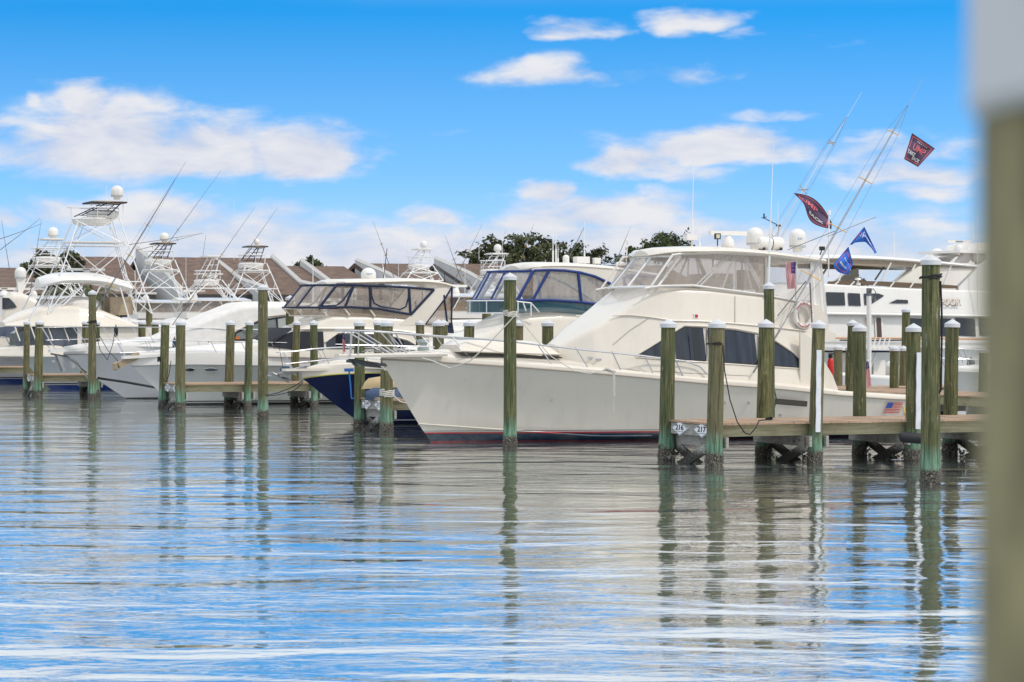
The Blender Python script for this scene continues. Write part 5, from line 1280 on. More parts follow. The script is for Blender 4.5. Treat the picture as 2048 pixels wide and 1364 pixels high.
# ================= big white yacht at the right
L = Loc(41.5); G_ = boat_root('motor_yacht', 'largest white motor yacht at the right with a row of dark windows and raised letters', 'yacht', L)
hw = 3.0
gA = line_a(1560, 41.5)
def near(x, y): return L(x, y, -hw)
def G_flat(name, t_, b_, mat, y=hw, th=.0, n=14): return flat(name, L, y, t_, b_, mat, G_, th=th, n=n)
aL = L(1500, 650, -hw).x; aR = L(2300, 650, -hw).x
shg = [(aL-3, 2.6), (aL+4, 2.2), (aR, 1.9)]
hG = Hull((aL-3, 2.6), (aL-1, 0), aR, shg, hw+.1, wl=.92, ps=3, pw=2.2)
hG.build(hull_mat('bright_white_hull', (.72, .72, .71), [(.15, (.02, .02, .03, 1))], .25), G_, gel2, crown=.05, toe=.05)
TG = [near(x, y) for x, y in ((1560, 640), (1600, 628), (1640, 626), (1800, 628), (1960, 633), (2300, 640))]
SG = House([(p.x, p.z) for p in TG], [(aL, 2.1), (aR, 1.85)], [(aL, hw), (aR, hw)], [(aL, hw-.12), (aR, hw-.12)], r=.05, crown=.02, n=20)
SG.build('main_deck_house', gel2, G_)
U1 = [near(x, y) for x, y in ((1560, 590), (1600, 570), (1640, 566), (1700, 570), (1840, 577), (1900, 579), (2300, 590))]
SU = House([(p.x, p.z) for p in U1], [(U1[0].x, near(1560, 627).z), (aR, near(1960, 633).z)], [(aL, hw+.05), (aR, hw+.05)], [(aL, hw-.1), (aR, hw-.1)], r=.1, crown=.05, n=20)
SU.build('upper_deck_house', gel2, G_)
def gp(name, S, t_, b_, mat, off=.03, n=10): return side_panel(name, L, S, t_, b_, mat, G_, off=off, both=False, n=n)
for t_, b_ in (([(1648, 584), (1690, 585)], [(1653, 611), (1690, 611)]), ([(1695, 586), (1721, 587)], [(1695, 611), (1721, 612)]), ([(1727, 587), (1757, 587), (1767, 591)], [(1727, 611), (1742, 608), (1767, 592)])): gp('window', SU, t_, b_, dark)
gp('air_intake', SU, [(1778, 606), (1793, 599), (1815, 600)], [(1778, 606.5), (1817, 607)], dark)
for (x0, x1) in ((1816, 1846), (1850, 1904), (1910, 1951), (1957, 2000), (2006, 2060)): gp('window', SG, [(x0, 636), (x1, 637.5)], [(x0, 671), (x1, 673)], dark)
gp('side_door', SG, [(1748, 634), (1767, 634)], [(1748, 675), (1767, 675)], gel2, off=.05); gp('door_window', SG, [(1751, 635), (1762, 635)], [(1751, 674), (1762, 674)], pm('brown_glass', (.08, .05, .035), .1), off=.07)
gp('door_window', SG, [(1729, 635), (1733, 635)], [(1729, 672), (1733, 672)], pm('amber_glass', (.3, .15, .06), .2), off=.07)
for yy0, yy1, r_, mt in ((675, 678, .035, teakrail), (626, 633, .05, gel2)):
    p, q = near(1600, yy0), near(2100, yy1+1); MB().path([Vector((lerp(p.x, q.x, k/8), -hw-.12, lerp(p.z, q.z, k/8))) for k in range(9)], r_, 6).build('rub_rail', mt, G_)
p = near(1895, 604)
letters('name_letters', 'POOR', .36, pm('bronze_letters', (.75, .68, .6), .4), G_, lambda x, y: Vector((near(1898, 604).x+x*.9, -hw-.11, near(1893, 604).z+y)), bold=.012)
letters('name_letters_shadow', 'POOR', .36, pm('letter_shadow', (.16, .07, .04), .5), G_, lambda x, y: Vector((near(1898, 604).x+.025+x*.9, -hw-.10, near(1893, 604).z-.02+y)), bold=.016)  # dark offset copy behind the letters, drawn as their shadow
G_flat('deflector', [(1655, 563), (1700, 561), (1770, 563), (1900, 570), (1925, 572)], [(1655, 569), (1720, 569), (1790, 574), (1900, 577), (1915, 577)], pm('brown_deflector', (.13, .085, .05), .4), y=hw-.2)
bars('deflector_frame', L, hw-.18, [[(x, 576-(1840-x)*.03), (x+9, 563)] for x in (1668, 1700, 1745, 1780, 1820, 1862)], .03, gel2, G_, sides=(-1,))
roofshell('bimini_hardtop', L, hw-.3, [(1630, 515), (1660, 513), (1760, 515), (1850, 521), (1960, 531), (2000, 534)], gel2, G_, th=.10, crown=.15, taper=.0)
G_flat('hardtop_soffit', [(1630, 518), (1760, 520), (1850, 526), (1960, 534)], [(1630, 527), (1760, 533), (1850, 534), (1960, 535.5)], pm('wood_soffit', (.30, .24, .17), .6, var=.2, vmap=(1, 1, 14)), y=hw-.4)
bars('hardtop_support', L, hw-.4, [[(1782, 525), (1758, 572)], [(1831, 528), (1812, 566)], [(1902, 531), (1887, 570)], [(1690, 527), (1676, 566)]], .04, gel2, G_, sides=(-1,))
bars('hardtop_support', L, hw-1.4, [[(1768, 533), (1750, 560)], [(1660, 527), (1640, 556)]], .035, pm('bronze_post', (.2, .17, .12), .5), G_, sides=(-1,))
flat('arch_wing', L, hw-.3, [(1790, 566), (1838, 533), (1850, 531)], [(1790, 568), (1838, 568), (1850, 568)], cream, G_, th=.2)
flat('stern_wing', L, hw-.15, [(1918, 573), (1962, 530), (2010, 500), (2300, 500)], [(1918, 582), (1962, 582), (2010, 582), (2300, 585)], gel2, G_, th=.25)
flat('radar_arch', L, .9, [(1917, 522), (1944, 488), (1965, 484), (2000, 484)], [(1917, 526), (1935, 526), (1965, 500), (2000, 500)], gel2, G_, th=.3)
flat('radar_arch_shelf', L, 1.6, [(1910, 500), (2000, 500)], [(1920, 505), (2000, 508)], gel2, G_, th=3.2, sides=(-1,))
radar(G_, L(1918, 500, 0)-Vector((0, 0, .02)), 1.05, -.1, 'FURUNO', .2)
dome(G_, L(1958, 524, -1.0), .30, .55, band=False); dome(G_, L(1874, 517, .6), .28, .42, band=False)
m = MB(); m.beam(L(1872, 514, -.2), L(1918, 511, -.2), .08, .07); m.build('radar_bar', gel2, G_)
for x, y0, y1 in ((1946, 488, 445), (1955, 525, 430), (1788, 520, 462)): m = MB(); m.tube(L(x, y0, -.5), L(x, y1, -.5), .02, 5, .01); m.build('antenna', gel2, G_)
m = MB(); m.tube(L(1955, 620, -hw-.15), L(1955, 455, -hw-.15), .018, 5); m.build('whip_antenna', gel2, G_)
m = MB(); m.lathe([(.1, -.1), (.1, .0), (.04, .02), (.04, .1), (.14, .12), (.1, .2)], L(1716, 566, -hw+.2), 10); m.build('deck_light', gel2, G_)
rb = MB(); pr = near(1700, 684)
rb.path([Vector((near(x, y).x, -hw-.3, near(x, y).z)) for x, y in ((1672, 680), (1740, 681), (1800, 680), (1830, 679))], .03, 5); rb.build('fender_rail', black, G_)

# small centre console with T-top beyond the walkway
L = Loc(34.0); Hb = boat_root('centre_console', 'small white centre console boat with T-top and outboard engine behind the sportfisher stern', 'boat', L, 'small boats')
aA, aB = line_a(1640, 34.0)-1.5, line_a(1772, 34.0)
hH = Hull((aA-1, 1.25), (aA-.4, 0), aB, [(aA-1, 1.25), (aA+2, 1.0), (aB, .85)], 1.15, wl=.85, ps=2.6, pw=1.8)
hH.build(hull_mat('white_small_hull', (.72, .72, .71), [(.1, (.03, .03, .05, 1))], .3), Hb, gel2, crown=.05, toe=.1)
m = MB(); p = L(1704, 742, 0); m.box((p.x, 0, 1.4), (.9, .9, .9)); m.box((p.x+.9, 0, 1.25), (.5, .9, .6)); m.box((p.x+1.6, 0, 1.15), (.4, 1.4, .35)); m.build('console', gel2, Hb)
m = MB(); q = L(1700, 698, 0); m.box((q.x, 0, q.z), (2.5, 1.9, .08)); m.box((q.x, 0, q.z+.06), (2.2, 1.6, .05)); m.build('t_top', gel2, Hb)
MB().box((q.x+.2, 0, q.z-.09), (1.9, 1.8, .06)).build('t_top_canvas', navy, Hb)
m = MB()
for dx in (-.55, .75):
    for sy in (-.5, .5): m.tube((q.x+dx*.6, sy, 1.0), (q.x+dx, sy*1.4, q.z), .03)
for z in (1.3, 1.6, 1.9): m.tube((q.x+.5, -.55, z), (q.x+.5, .55, z), .02)
for k in range(5): m.tube((q.x+.3+k*.2, -.8, q.z+.05), (q.x+.42+k*.2, -.8, q.z+.4), .025)
m.build('t_top_frame', alum, Hb)
m = MB(); e = L(1782, 790, 0); rows = []
for (z, w_, l0, l1) in ((.75, .14, -.1, .25), (.95, .2, -.25, .35), (1.25, .24, -.32, .36), (1.42, .2, -.25, .28), (1.52, .08, -.1, .14)):
    rows.append([Vector((e.x+lerp(l0, l1, .5)+(l1-l0)/2*math.cos(t_), w_*math.sin(t_), z)) for t_ in [2*math.pi*i/14 for i in range(14)]])
m.grid(rows, close=True); m.add(rows[-1], [tuple(range(14))]); eo = m.build('outboard_engine', pm('engine_white', (.75, .76, .78), .3), Hb)
MB().path([L(1771, 792, -.26), L(1768, 778, -.27), L(1771, 765, -.27), L(1778, 757, -.25)], .02, 5).build('trim_stripe', black, eo)
MB().box((e.x-.02, 0, .3), (.16, .1, 1.1)).build('leg', greyp, eo)
m = MB(); g_ = L(1741, 692, -.8); m.tube(L(1738, 776, -1.0), L(1738, 590, -1.0), .07, 10)
wp = thing('equipment_pole', 'tall white pole with cables and camera heads at its top behind the sportfisher stern', 'pole', LW(L, L(1738, 776, -1.0)), AZ)
base_ = L(1738, 776, -1.0)
MB().tube((0, 0, -1.5), L(1738, 592, -1.0)-base_, .09, 12).build('pole_tube', gel2, wp)
m = MB(); tp0 = L(1738, 590, -1.0)-base_; m.box(tp0+Vector((.0, 0, .1)), (.14, .14, .3)); m.box(tp0+Vector((.12, 0, -.08)), (.25, .12, .14)); m.box(tp0+Vector((.22, -.03, -.18)), (.1, .1, .1)); m.build('camera_head', greyp, wp)
MB().path([tp0+Vector((-.05, -.1, .1)), tp0+Vector((.12, -.1, .24)), tp0+Vector((.22, -.1, .1)), tp0+Vector((.15, -.1, -.1))], .015, 5).build('cable', black, wp)
# grey bow at the right edge
L = Loc(20.2); I_ = boat_root('moored_cruiser', 'white cruiser bow with steel rail at the right edge beyond the walkway', 'yacht', L, 'moored motor boats')
bt = L(1893, 742, 0); st = L(1955, 812, 0)
hI = Hull((bt.x, bt.z), (st.x, 0), bt.x+12, [(bt.x, bt.z), (bt.x+5, bt.z-.2), (bt.x+12, bt.z-.4)], 1.7, wl=.84, ps=2.6, pw=1.8)
hI.build(hull_mat('cool_grey_hull', (.5, .51, .5), [(.1, (.03, .03, .05, 1))], .3), I_, gel2, crown=.3, toe=.12)
rail(I_, hI, bt.x-.2, bt.x+6, .65, .6, 8, mid=True, lean=.4, r=.016)
SI = House([(bt.x+3, 1.6), (bt.x+5, 2.2), (bt.x+10, 2.3)], [(bt.x+2, 1.3), (bt.x+12, 1.2)], [(bt.x+3, .8), (bt.x+5, 1.4), (bt.x+12, 1.5)], [(bt.x+3, .6), (bt.x+5, 1.1), (bt.x+12, 1.2)], r=.2, n=12); SI.build('deckhouse', gel2, I_)

# ================= condominium buildings on the shore
LBd = Loc(116.0)
def roof_mat():
    mt = bpy.data.materials.new('shingle_roof'); mt.use_nodes = True; q = NT(mt.node_tree)
    b = q.n('ShaderNodeBsdfPrincipled'); o = q.n('ShaderNodeOutputMaterial'); q.put(o, 0, b.outputs[0])
    oc = q.n('ShaderNodeTexCoord').outputs['Object']
    br = q.n('ShaderNodeTexBrick'); q.put(br, 'Vector', q.mapv(oc, (1, 1.0, 1))); br.offset = .5
    for k, v in (('Scale', 1.0), ('Mortar Size', .02), ('Brick Width', .55), ('Row Height', .3)): br.inputs[k].default_value = v
    br.inputs['Color1'].default_value = (.10, .062, .045, 1); br.inputs['Color2'].default_value = (.20, .135, .10, 1); br.inputs['Mortar'].default_value = (.09, .055, .04, 1)
    c = q.mix(.5, br.outputs[0], q.mix(q.mr(q.noise(q.mapv(oc, (2.2, 3.5, 3)), 1.0, 4, .7), .35, .65), (.085, .055, .04), (.22, .15, .115)))
    q.put(b, 'Base Color', c); q.put(b, 'Roughness', .95); return mt
roofm = roof_mat(); stucco = pm('beige_stucco', (.46, .39, .32), .9, var=.08, vscale=.8); finm = pm('grey_stucco', (.68, .68, .68), .9, var=.08, vscale=.5); fint = pm('pale_parapet_cap', (.62, .60, .56), .8)
panem = pm('window_pane', (.03, .035, .045), .12, var=.6, vscale=1.2, vmap=(2.5, 1, .3)); framem = pm('window_frame_tan', (.30, .25, .20), .7); curtm = pm('pale_curtain', (.34, .33, .31), .8, var=.3, vscale=3, vmap=(6, 1, .2))
YR = 9.0
def condo(label, px0, px1, ridge_y, fins, win):
    aL, aR = LBd(px0, ridge_y, YR).x, LBd(px1, ridge_y, YR).x; mid = (px0+px1)/2
    zr = LBd(mid, ridge_y, YR).z; ze = 4.85
    r_ = thing('condo_building', label, 'building', PW(aL, 116.0), AZ, 'brown roofed condominiums along the shore'); W = aR-aL
    m = MB().prism([(0, -.7, ze-.08), (0, YR, zr), (0, YR+8, ze), (0, YR+8, ze-.3), (0, YR, zr-.3), (0, -.7, ze-.33)], (W, 0, 0)); rf = m.build('roof', roofm, r_, smooth=False)
    MB().box((W/2, -.74, ze-.22), (W, .06, .3)).build('gutter', pm('dark_gutter', (.05, .045, .045), .6), rf)
    MB().box((W/2, YR/2, (1.2+ze)/2-.1), (W-.1, YR, ze-1.2)).build('wall', stucco, r_, smooth=False)
    k = 0; x = .5
    while x < W-2.2:
        w_ = MB().box((x+.95, -.03, 3.68), (2.0, .1, 1.8)).build('window', framem, r_, smooth=False)
        MB().box((x+.5, -.07, 3.68), (.84, .06, 1.6)).box((x+1.41, -.07, 3.68), (.84, .06, 1.55)).build('pane', panem, w_, smooth=False)
        if k % 3 != 1: MB().box((x+.25+.3*(k % 2), -.105, 3.68), (.3, .01, 1.5)).build('curtain', curtm, w_, smooth=False)
        x += 2.45; k += 1
    for (fx, fy) in fins:
        low = fx in (428, 541, 600)
        fa = LBd(fx, fy, YR); a = fa.x-aL; zt = fa.z
        m = MB().prism([(a, YR, 1.2), (a, YR, zt), (a, 2.0, (lerp(zr, ze, .78)+.32 if low else lerp(zt, 5.5, .60))), (a, -2.6, 5.25), (a, -2.9, 4.7), (a, -2.9, 1.2)], (.28, 0, 0)); f_ = m.build('fin_wall', finm, r_, smooth=False)
        MB().path([(a+.14, YR+.02, zt+.04), (a+.14, 2.0, (lerp(zr, ze, .78)+.32 if low else lerp(zt, 5.5, .60))+.04), (a+.14, -2.65, 5.29), (a+.14, -2.95, 4.7)], .17, 4).build('cap', fint, f_, smooth=False)
    return r_
condo('lower brown roofed condominium cut by the left edge', -140, 62, 535, (), 4)
condo('left brown roofed condominium behind the tallest tower', 66, 244, 513, (), 4)
condo('brown roofed condominium with tall grey fin wall behind the black topped towers', 272, 541, 515, ((271, 497), (428, 519)), 4)
condo('brown roofed condominium with paired pale parapets right of the dark canopied tower', 543, 688, 532, ((541, 512), (600, 521)), 3)
condo('brown roofed condominium with grey fin wall behind the radome', 708, 842, 527, ((710, 521),), 3)
condo('right brown roofed condominium with fin wall before the oak', 868, 1330, 529, ((868, 518),), 5)

# ================= trees
def leafm(name, c): 
    mt = pm(name, c, .8, var=.55, vscale=.9); return mt
oakm = leafm('oak_foliage', (.075, .085, .034)); pinem = leafm('pine_foliage', (.065, .09, .03)); palmm = leafm('palm_foliage', (.07, .085, .03)); barkm = pm('bark', (.12, .09, .065), .9, var=.3, vscale=6)
def tree(name, label, pos, zt, blobs, mat, leaf=.22, dens=60, trunk=.3, lean=(0, 0), seed=1):
    """blobs: (dx, dy, z, rx, rz) clumps in metres around pos"""
    rd = random.Random(seed); r_ = thing(name, label, 'tree', pos, 0, 'trees behind the condominiums')
    m = MB(); bz = min(b[2]-b[4] for b in blobs); top = Vector((lean[0], lean[1], bz))
    m.path([Vector((0, 0, -.2)), Vector((lean[0]*.3, 0, bz*.5)), top], trunk, 8, trunk*.6)
    for (dx, dy, z, rx, rz) in blobs: m.path([top, (top+Vector((dx, dy, z)))/2+Vector((0, 0, -.1)), Vector((dx, dy, z))], trunk*.42, 5, trunk*.08)
    m.build('trunk', barkm, r_)
    c = MB()
    for (dx, dy, z, rx, rz) in blobs:
        ns = max(5, int(rx*rz*5))
        for k in range(ns):
            th, ph, u = rd.uniform(0, 6.283), rd.uniform(-1, 1), rd.uniform(.45, 1)**.6
            q = math.sqrt(1-ph*ph); cc = Vector((dx+rx*u*q*math.cos(th), dy+rx*u*q*math.sin(th), z+rz*u*ph)); cr = rd.uniform(.3, .62)*min(1, rx)
            for j in range(dens):
                d = Vector((rd.gauss(0, 1), rd.gauss(0, 1), rd.gauss(0, .75)))*cr*.5; p = cc+d; s = leaf*rd.uniform(.5, 1.1)
                a = Vector((rd.uniform(-1, 1), rd.uniform(-1, 1), rd.uniform(-.7, .7))).normalized()*s; b = Vector((rd.uniform(-1, 1), rd.uniform(-1, 1), rd.uniform(-1, 1))).normalized()*s*.6
                n0 = len(c.v); c.v += [tuple(p-a), tuple(p+b), tuple(p+a), tuple(p-b)]; c.f.append((n0, n0+1, n0+2, n0+3))
    c.build('crown', mat, r_, smooth=False, fix=False)
    return r_
def ptree(name, label, D, cx, pts, mat, **kw):
    """pts: (px, py, rx px, ry px) clumps seen in the photograph, at distance D"""
    s = D/FPX; base = Vector(((cx-1024)*s, D, 1.3)); rd = random.Random(kw.get('seed', 1)); bl = []
    for (x, y, rx, ry) in pts:
        rx *= 1.15; ry *= 1.2
        for dy in (-1, 1): bl.append(((x-cx)*s+rd.uniform(-.3, .3), dy*rx*s*.6, H-1.3-(y-HZ)*s, rx*s, ry*s))
    return tree(name, label, base, 0, bl, mat, **kw)
ptree('oak_tree', 'broad dark oak rising behind the right condominium roof', 198, 1040, [(950, 515, 18, 14), (985, 500, 24, 22), (1030, 488, 28, 18), (1070, 492, 30, 20), (1010, 515, 40, 20), (1090, 512, 40, 22), (1050, 525, 60, 20)], oakm, seed=3, dens=46, trunk=.4)
ptree('oak_tree', 'lower dark oak right of the broad oak, above the cream hardtop', 204, 1165, [(1135, 508, 26, 16), (1170, 505, 30, 14), (1200, 515, 22, 12), (1160, 525, 50, 16)], oakm, seed=4, dens=40, trunk=.35)
ptree('pine_tree', 'round topped pine with open branches between the oaks and the sportfisher bridge', 190, 1322, [(1300, 490, 16, 10), (1318, 482, 24, 11), (1345, 484, 26, 12), (1368, 494, 16, 10), (1290, 503, 12, 8), (1335, 500, 20, 8), (1365, 508, 14, 8), (1310, 515, 10, 6)], pinem, seed=5, dens=52, leaf=.16, trunk=.3, lean=(.3, 0))
ptree('pine_tree', 'small dark pine left of the round topped pine', 194, 1262, [(1262, 508, 12, 10), (1250, 522, 16, 10), (1278, 520, 12, 10), (1265, 535, 20, 10)], pinem, seed=6, dens=44, leaf=.16, trunk=.22)
ptree('pine_tree', 'small green tree top above the condominium ridge', 200, 618, [(618, 522, 12, 7), (606, 529, 12, 6), (630, 529, 12, 6)], pinem, seed=7, dens=44, leaf=.16, trunk=.2)
ptree('oak_tree', 'dark tree in front of the left condominium behind the white towers', 158, 120, [(138, 520, 17, 12), (115, 535, 20, 14), (150, 545, 20, 14), (80, 520, 16, 12), (60, 530, 14, 12), (110, 560, 30, 16), (150, 575, 26, 16)], oakm, seed=8, dens=46, trunk=.3)
ptree('oak_tree', 'bushy tree top seen past the big yacht upper deck', 150, 1912, [(1925, 556, 16, 12), (1905, 568, 14, 8), (1890, 575, 12, 8), (1938, 572, 14, 10)], oakm, seed=9, dens=44, trunk=.2)
ptree('oak_tree', 'tree top seen left of the big yacht arch wing', 152, 1705, [(1700, 560, 12, 9), (1716, 566, 12, 8)], oakm, seed=10, dens=40, trunk=.2)
def palm(label, D, cx, y_top, n=16, fl=2.0, seed=1):
    s = D/FPX; rd = random.Random(seed); base = Vector(((cx-1024)*s, D, 1.3)); zt = H-1.3-(y_top-HZ)*s
    r_ = thing('palm_tree', label, 'palm tree', base, 0, 'palms along the shore')
    MB().path([Vector((0, 0, -.2)), Vector((.1, 0, zt*.5)), Vector((0, 0, zt))], .16, 8, .12).build('trunk', barkm, r_)
    c = MB()
    for k in range(n):
        th = 6.283*k/n+rd.uniform(-.2, .2); up = rd.uniform(.1, 1.1); pts = []
        for j in range(9):
            t_ = j/8; pts.append(Vector((math.cos(th)*fl*t_*.9, math.sin(th)*fl*t_*.9, zt+fl*(up*t_-1.35*t_*t_*.9))))
        for j in range(1, 9):
            for q in range(3):
                p = pts[j-1].lerp(pts[j], q/3); d = (pts[j]-pts[j-1]).normalized(); sd_ = Vector((-math.sin(th), math.cos(th), 0))
                for sg in (-1, 1):
                    e = p+sd_*sg*.38*(1-(j/9)**2)+d*.22+Vector((0, 0, -.16)); n0 = len(c.v); c.v += [tuple(p), tuple(p+d*.07), tuple(e)]; c.f.append((n0, n0+1, n0+2))
    c.build('fronds', palmm, r_, smooth=False, fix=False)
for i, (x, y, D, lab) in enumerate(((110, 590, 150, 'palm at the far left under the broad hardtop'), (150, 585, 149, 'palm behind the hardtop of the tallest tower boat'), (182, 592, 152, 'palm right of the tall roped left pile'), (1232, 580, 160, 'palm seen through the blue framed side curtain'), (1262, 585, 158, 'second palm behind the blue framed curtain, nearer the sportfisher'))):
    palm(lab, D, x, y, seed=20+i)

# ================= flags
D0 = 66.0
def flag(label, P, T, D, parts, base, wave=.07, name='flag', nu=22, nv=10, bend=None):
    """P: four photo corners (top-left, top-right, bottom-right, bottom-left) ; T(u) optional offset of the top edge"""
    def fn(u, v, off=0.0):
        tx = lerp(P[0][0], P[1][0], u); ty = lerp(P[0][1], P[1][1], u); bx_ = lerp(P[3][0], P[2][0], u); by = lerp(P[3][1], P[2][1], u)
        if T: o1, o2 = T(u); tx += o1[0]; ty += o1[1]; bx_ += o2[0]; by += o2[1]
        x, y = lerp(tx, bx_, v), lerp(ty, by, v); d = D+wave*math.sin(u*9+v*3)+wave*.5*math.sin(v*8)-off
        return Wp(x, y, d)
    o = fn(0, 0); r_ = thing(name, label, 'flag', o, 0, 'flags flying on the sportfisher' if name == 'flag' else None)
    F = lambda u, v, off=0.0: fn(u, v, off)-o
    g = [[F(i/nu, j/nv) for j in range(nv+1)] for i in range(nu+1)]
    MB().grid(g).build('cloth', base, r_)
    for pr in parts:
        if pr[0] == 'rect':
            _, nm, mt, rects = pr; m = MB()
            for (u0, v0, u1, v1) in rects:
                n_ = max(2, int(abs(u1-u0)*18)); k_ = max(1, int(abs(v1-v0)*8)); m.grid([[F(lerp(u0, u1, i/n_), lerp(v0, v1, j/k_), .012) for j in range(k_+1)] for i in range(n_+1)])
            m.build(nm, mt, r_)
        else:
            _, tx, sz, mt, u, v, asp = pr
            letters('lettering', tx, sz, mt, r_, lambda x, y: F(u+x, v-y*asp, .024), bold=.006)
    return r_
fblack = pm('flag_charcoal', (.10, .065, .12), .8); fred = pm('flag_red', (.62, .14, .16), .8); fblue = pm('flag_blue', (.03, .16, .62), .8); fwhite = pm('flag_white', (.75, .74, .74), .8); fnavy = pm('flag_navy', (.02, .05, .2), .8)
bd = lambda e: [(e, e, 1-e, e+.04), (e, 1-e-.04, 1-e, 1-e), (e, e, e+.03, 1-e), (1-e-.03, e, 1-e, 1-e)]
stars = [(.32+.08*k, .13, .35+.08*k, .18) for k in range(6)]
flag('torn dark banner flying highest from the near outrigger, with red border and lettering', ((1824, 266), (1870, 297), (1836, 334), (1808, 318)), None, D0, [('rect', 'border', fred, bd(.06)), ('rect', 'stars', fwhite, stars), ('t', 'UMP', .30, fred, .52, .40, 1.15), ('t', 'TAKE', .17, fwhite, .27, .66, 1.1), ('t', 'BACK', .17, fwhite, .62, .80, 1.1)], fblack)
T2 = lambda u: ((0, -24*math.sin(math.pi*u)), (0, -3*math.sin(math.pi*u)))
flag('dark tattered banner with red border hanging between the two outriggers', ((1587, 386), (1664, 446), (1663, 458), (1606, 405)), lambda u: ((6*math.sin(math.pi*u), -16*math.sin(math.pi*u)), (-16*math.sin(math.pi*u**1.3), 8*math.sin(math.pi*u**1.3))), D0+2, [('rect', 'border', fred, bd(.08)), ('t', 'UMP', .24, fred, .38, .38, 1.1), ('t', 'BACK', .16, fwhite, .62, .72, 1.1)], fblack)
def T3(u):
    k = 1-abs(2*u-1); return ((2*k, -45*k), (4*k, -14*k**.6))
flag('blue lettered pennant draped upper right of the torn blue flag', ((1699, 490), (1754, 506), (1749, 507), (1705, 489)), T3, D0-1, [('rect', 'border', fred, [(.06, .1, .4, .2), (.8, .6, .94, .75)]), ('rect', 'stars', fwhite, [(.34+.05*k, .3, .36+.05*k, .42) for k in range(5)]), ('t', 'AMER', .16, fwhite, .6, .55, 1.4)], fblue)
flag('torn blue flag with red inner border below the blue pennant', ((1697, 493), (1706, 527), (1697, 549), (1667, 528)), lambda u: ((0, 0), (-6*u*(1-u)*4, 5*u*(1-u)*4)), D0-1.3, [('rect', 'border', fred, bd(.12)), ('rect', 'stars', fwhite, [(.3+.1*k, .32, .34+.1*k, .38) for k in range(5)]), ('t', 'AMERICA', .13, fwhite, .5, .62, 1.0)], fblue)
def usflag(label, P, D, T=None, wave=.04, canton=(0, 0, .42, .54), vertical=False):
    st_ = [(0, (2*k)/13, 1, (2*k+1)/13) for k in range(7)]
    if vertical: st_ = [((2*k)/13, 0, (2*k+1)/13, 1) for k in range(7)]
    return flag(label, P, T, D, [('rect', 'red_stripes', fred, st_), ('rect', 'canton', fnavy, [canton])][::1], fwhite, wave=wave)
usflag('faded stars and stripes hanging upright inside the clear bridge curtain', ((1570, 525), (1592, 524), (1590, 577), (1575, 578)), 63.6, vertical=True, canton=(.55, 0, 1, .42), wave=.03)
usflag('red and white striped ensign drooping from the stern beside the white pole', ((1733, 722), (1737, 723), (1743, 771), (1725, 784)), 64.4, wave=.02, canton=(0, 0, 1, .28), vertical=True)
usflag('small faded stars and stripes drooping from the bow rail', ((684, 664), (689, 667), (691, 705), (686, 702)), 61.2, vertical=True, canton=(0, 0, 1, .35), wave=.02)
m = MB().tube(Wp(1729, 790, 64.6), Wp(1736, 718, 64.6), .02).build('flag_staff', alum); tag(m, 'white staff of the drooping stern ensign', 'flag staff')

# ================= ropes, fenders and dock gear
def PB(px_, D, r_=0.0): return Vector(((px_-1024)/FPX*D, D, 0))
zat = lambda y, D: H-(y-HZ)/FPX*D
c = PB(1020, 59.6)
coil(c, .142, zat(633, 59.6), 4, .016, ropew, 'white rope coiled four times round the tall central pile')
rope('white dock line sagging from the tall central pile to the sportfisher bow', [Wp(1029, 632, 59.4), Wp(975, 690, 59.5), Wp(940, 722, 59.6), Wp(900, 736, 59.8), Wp(866, 722, 60.3), Wp(845, 716, 60.6)], .016, ropew)
rope('dark dock line running from the tall central pile down to the side deck cleat', [Wp(1034, 632, 59.5), Wp(1092, 702, 59.6), Wp(1104, 714, 59.6), Wp(1150, 742, 59.7), Wp(1180, 747, 59.7), Wp(1210, 740, 59.8)], .012, ropew)
pts = []
m = MB()
for ph in (0, 2.1, 4.2): m.path([Wp(1228+1.6*math.sin(k*.9+ph), 742+k*1.6, 59.6-.02*math.cos(k*.9+ph)) for k in range(33)], .016, 5)
m.tube(Wp(1228, 794, 59.6), Wp(1227, 822, 59.6), .008)
tag(m.build('rope', ropew), 'plaited white rope hanging down the sportfisher hull from its cleat', 'rope', 'mooring ropes and lines')
m = MB(); m.path([Wp(1206, 741, 59.7), Wp(1214, 737, 59.7), Wp(1222, 740, 59.6), Wp(1230, 744, 59.6), Wp(1218, 742, 59.7), Wp(1209, 738, 59.8)], .03, 5); tag(m.build('rope', ropew), 'knot of white rope on the side deck cleat', 'rope', 'mooring ropes and lines')
c = PB(1430, 52)
coil(c, .160, zat(689, 52), 1.2, .014, ropek, 'black rope loop round the thick near pile at sign 217', tilt=.01)
rope('black line drooping from the thick near pile over the pier edge to its deck', [Wp(1446, 690, 51.9), Wp(1449, 740, 51.8), Wp(1460, 800, 51.7), Wp(1475, 845, 51.6), Wp(1490, 866, 51.6), Wp(1500, 869, 51.6), Wp(1512, 855, 51.7), Wp(1518, 841, 52.4), Wp(1540, 839, 52.9)], .013, ropek, n=4)
m = MB(); [m.path([Wp(1538+7*math.cos(t_*.7+k), 838+1.5*math.sin(t_*.7)-k, 53) for t_ in range(9)], .014, 5, closed=True) for k in range(3)]
tag(m.build('rope', ropek), 'small black coil of rope lying on the near pier deck', 'rope', 'mooring ropes and lines')
c = PB(1861, 46.2)
coil(c, .176, zat(557, 46.2), 1.3, .02, ropek, 'black rope band slanting round the tallest green pile', tilt=.02)
rope('long black rope loop hanging down the right side of the tallest green pile', [Wp(1881, 562, 46.1), Wp(1884, 640, 46.1), Wp(1882, 780, 46.1), Wp(1878, 786, 46.1), Wp(1875, 778, 46.1), Wp(1877, 700, 46.1)], .02, ropek, n=5)
c = PB(325, 86.9)
coil(c, .15, zat(724, 86.9), 4, .02, ropek, 'thick black rope coils round the left pile at sign 212')
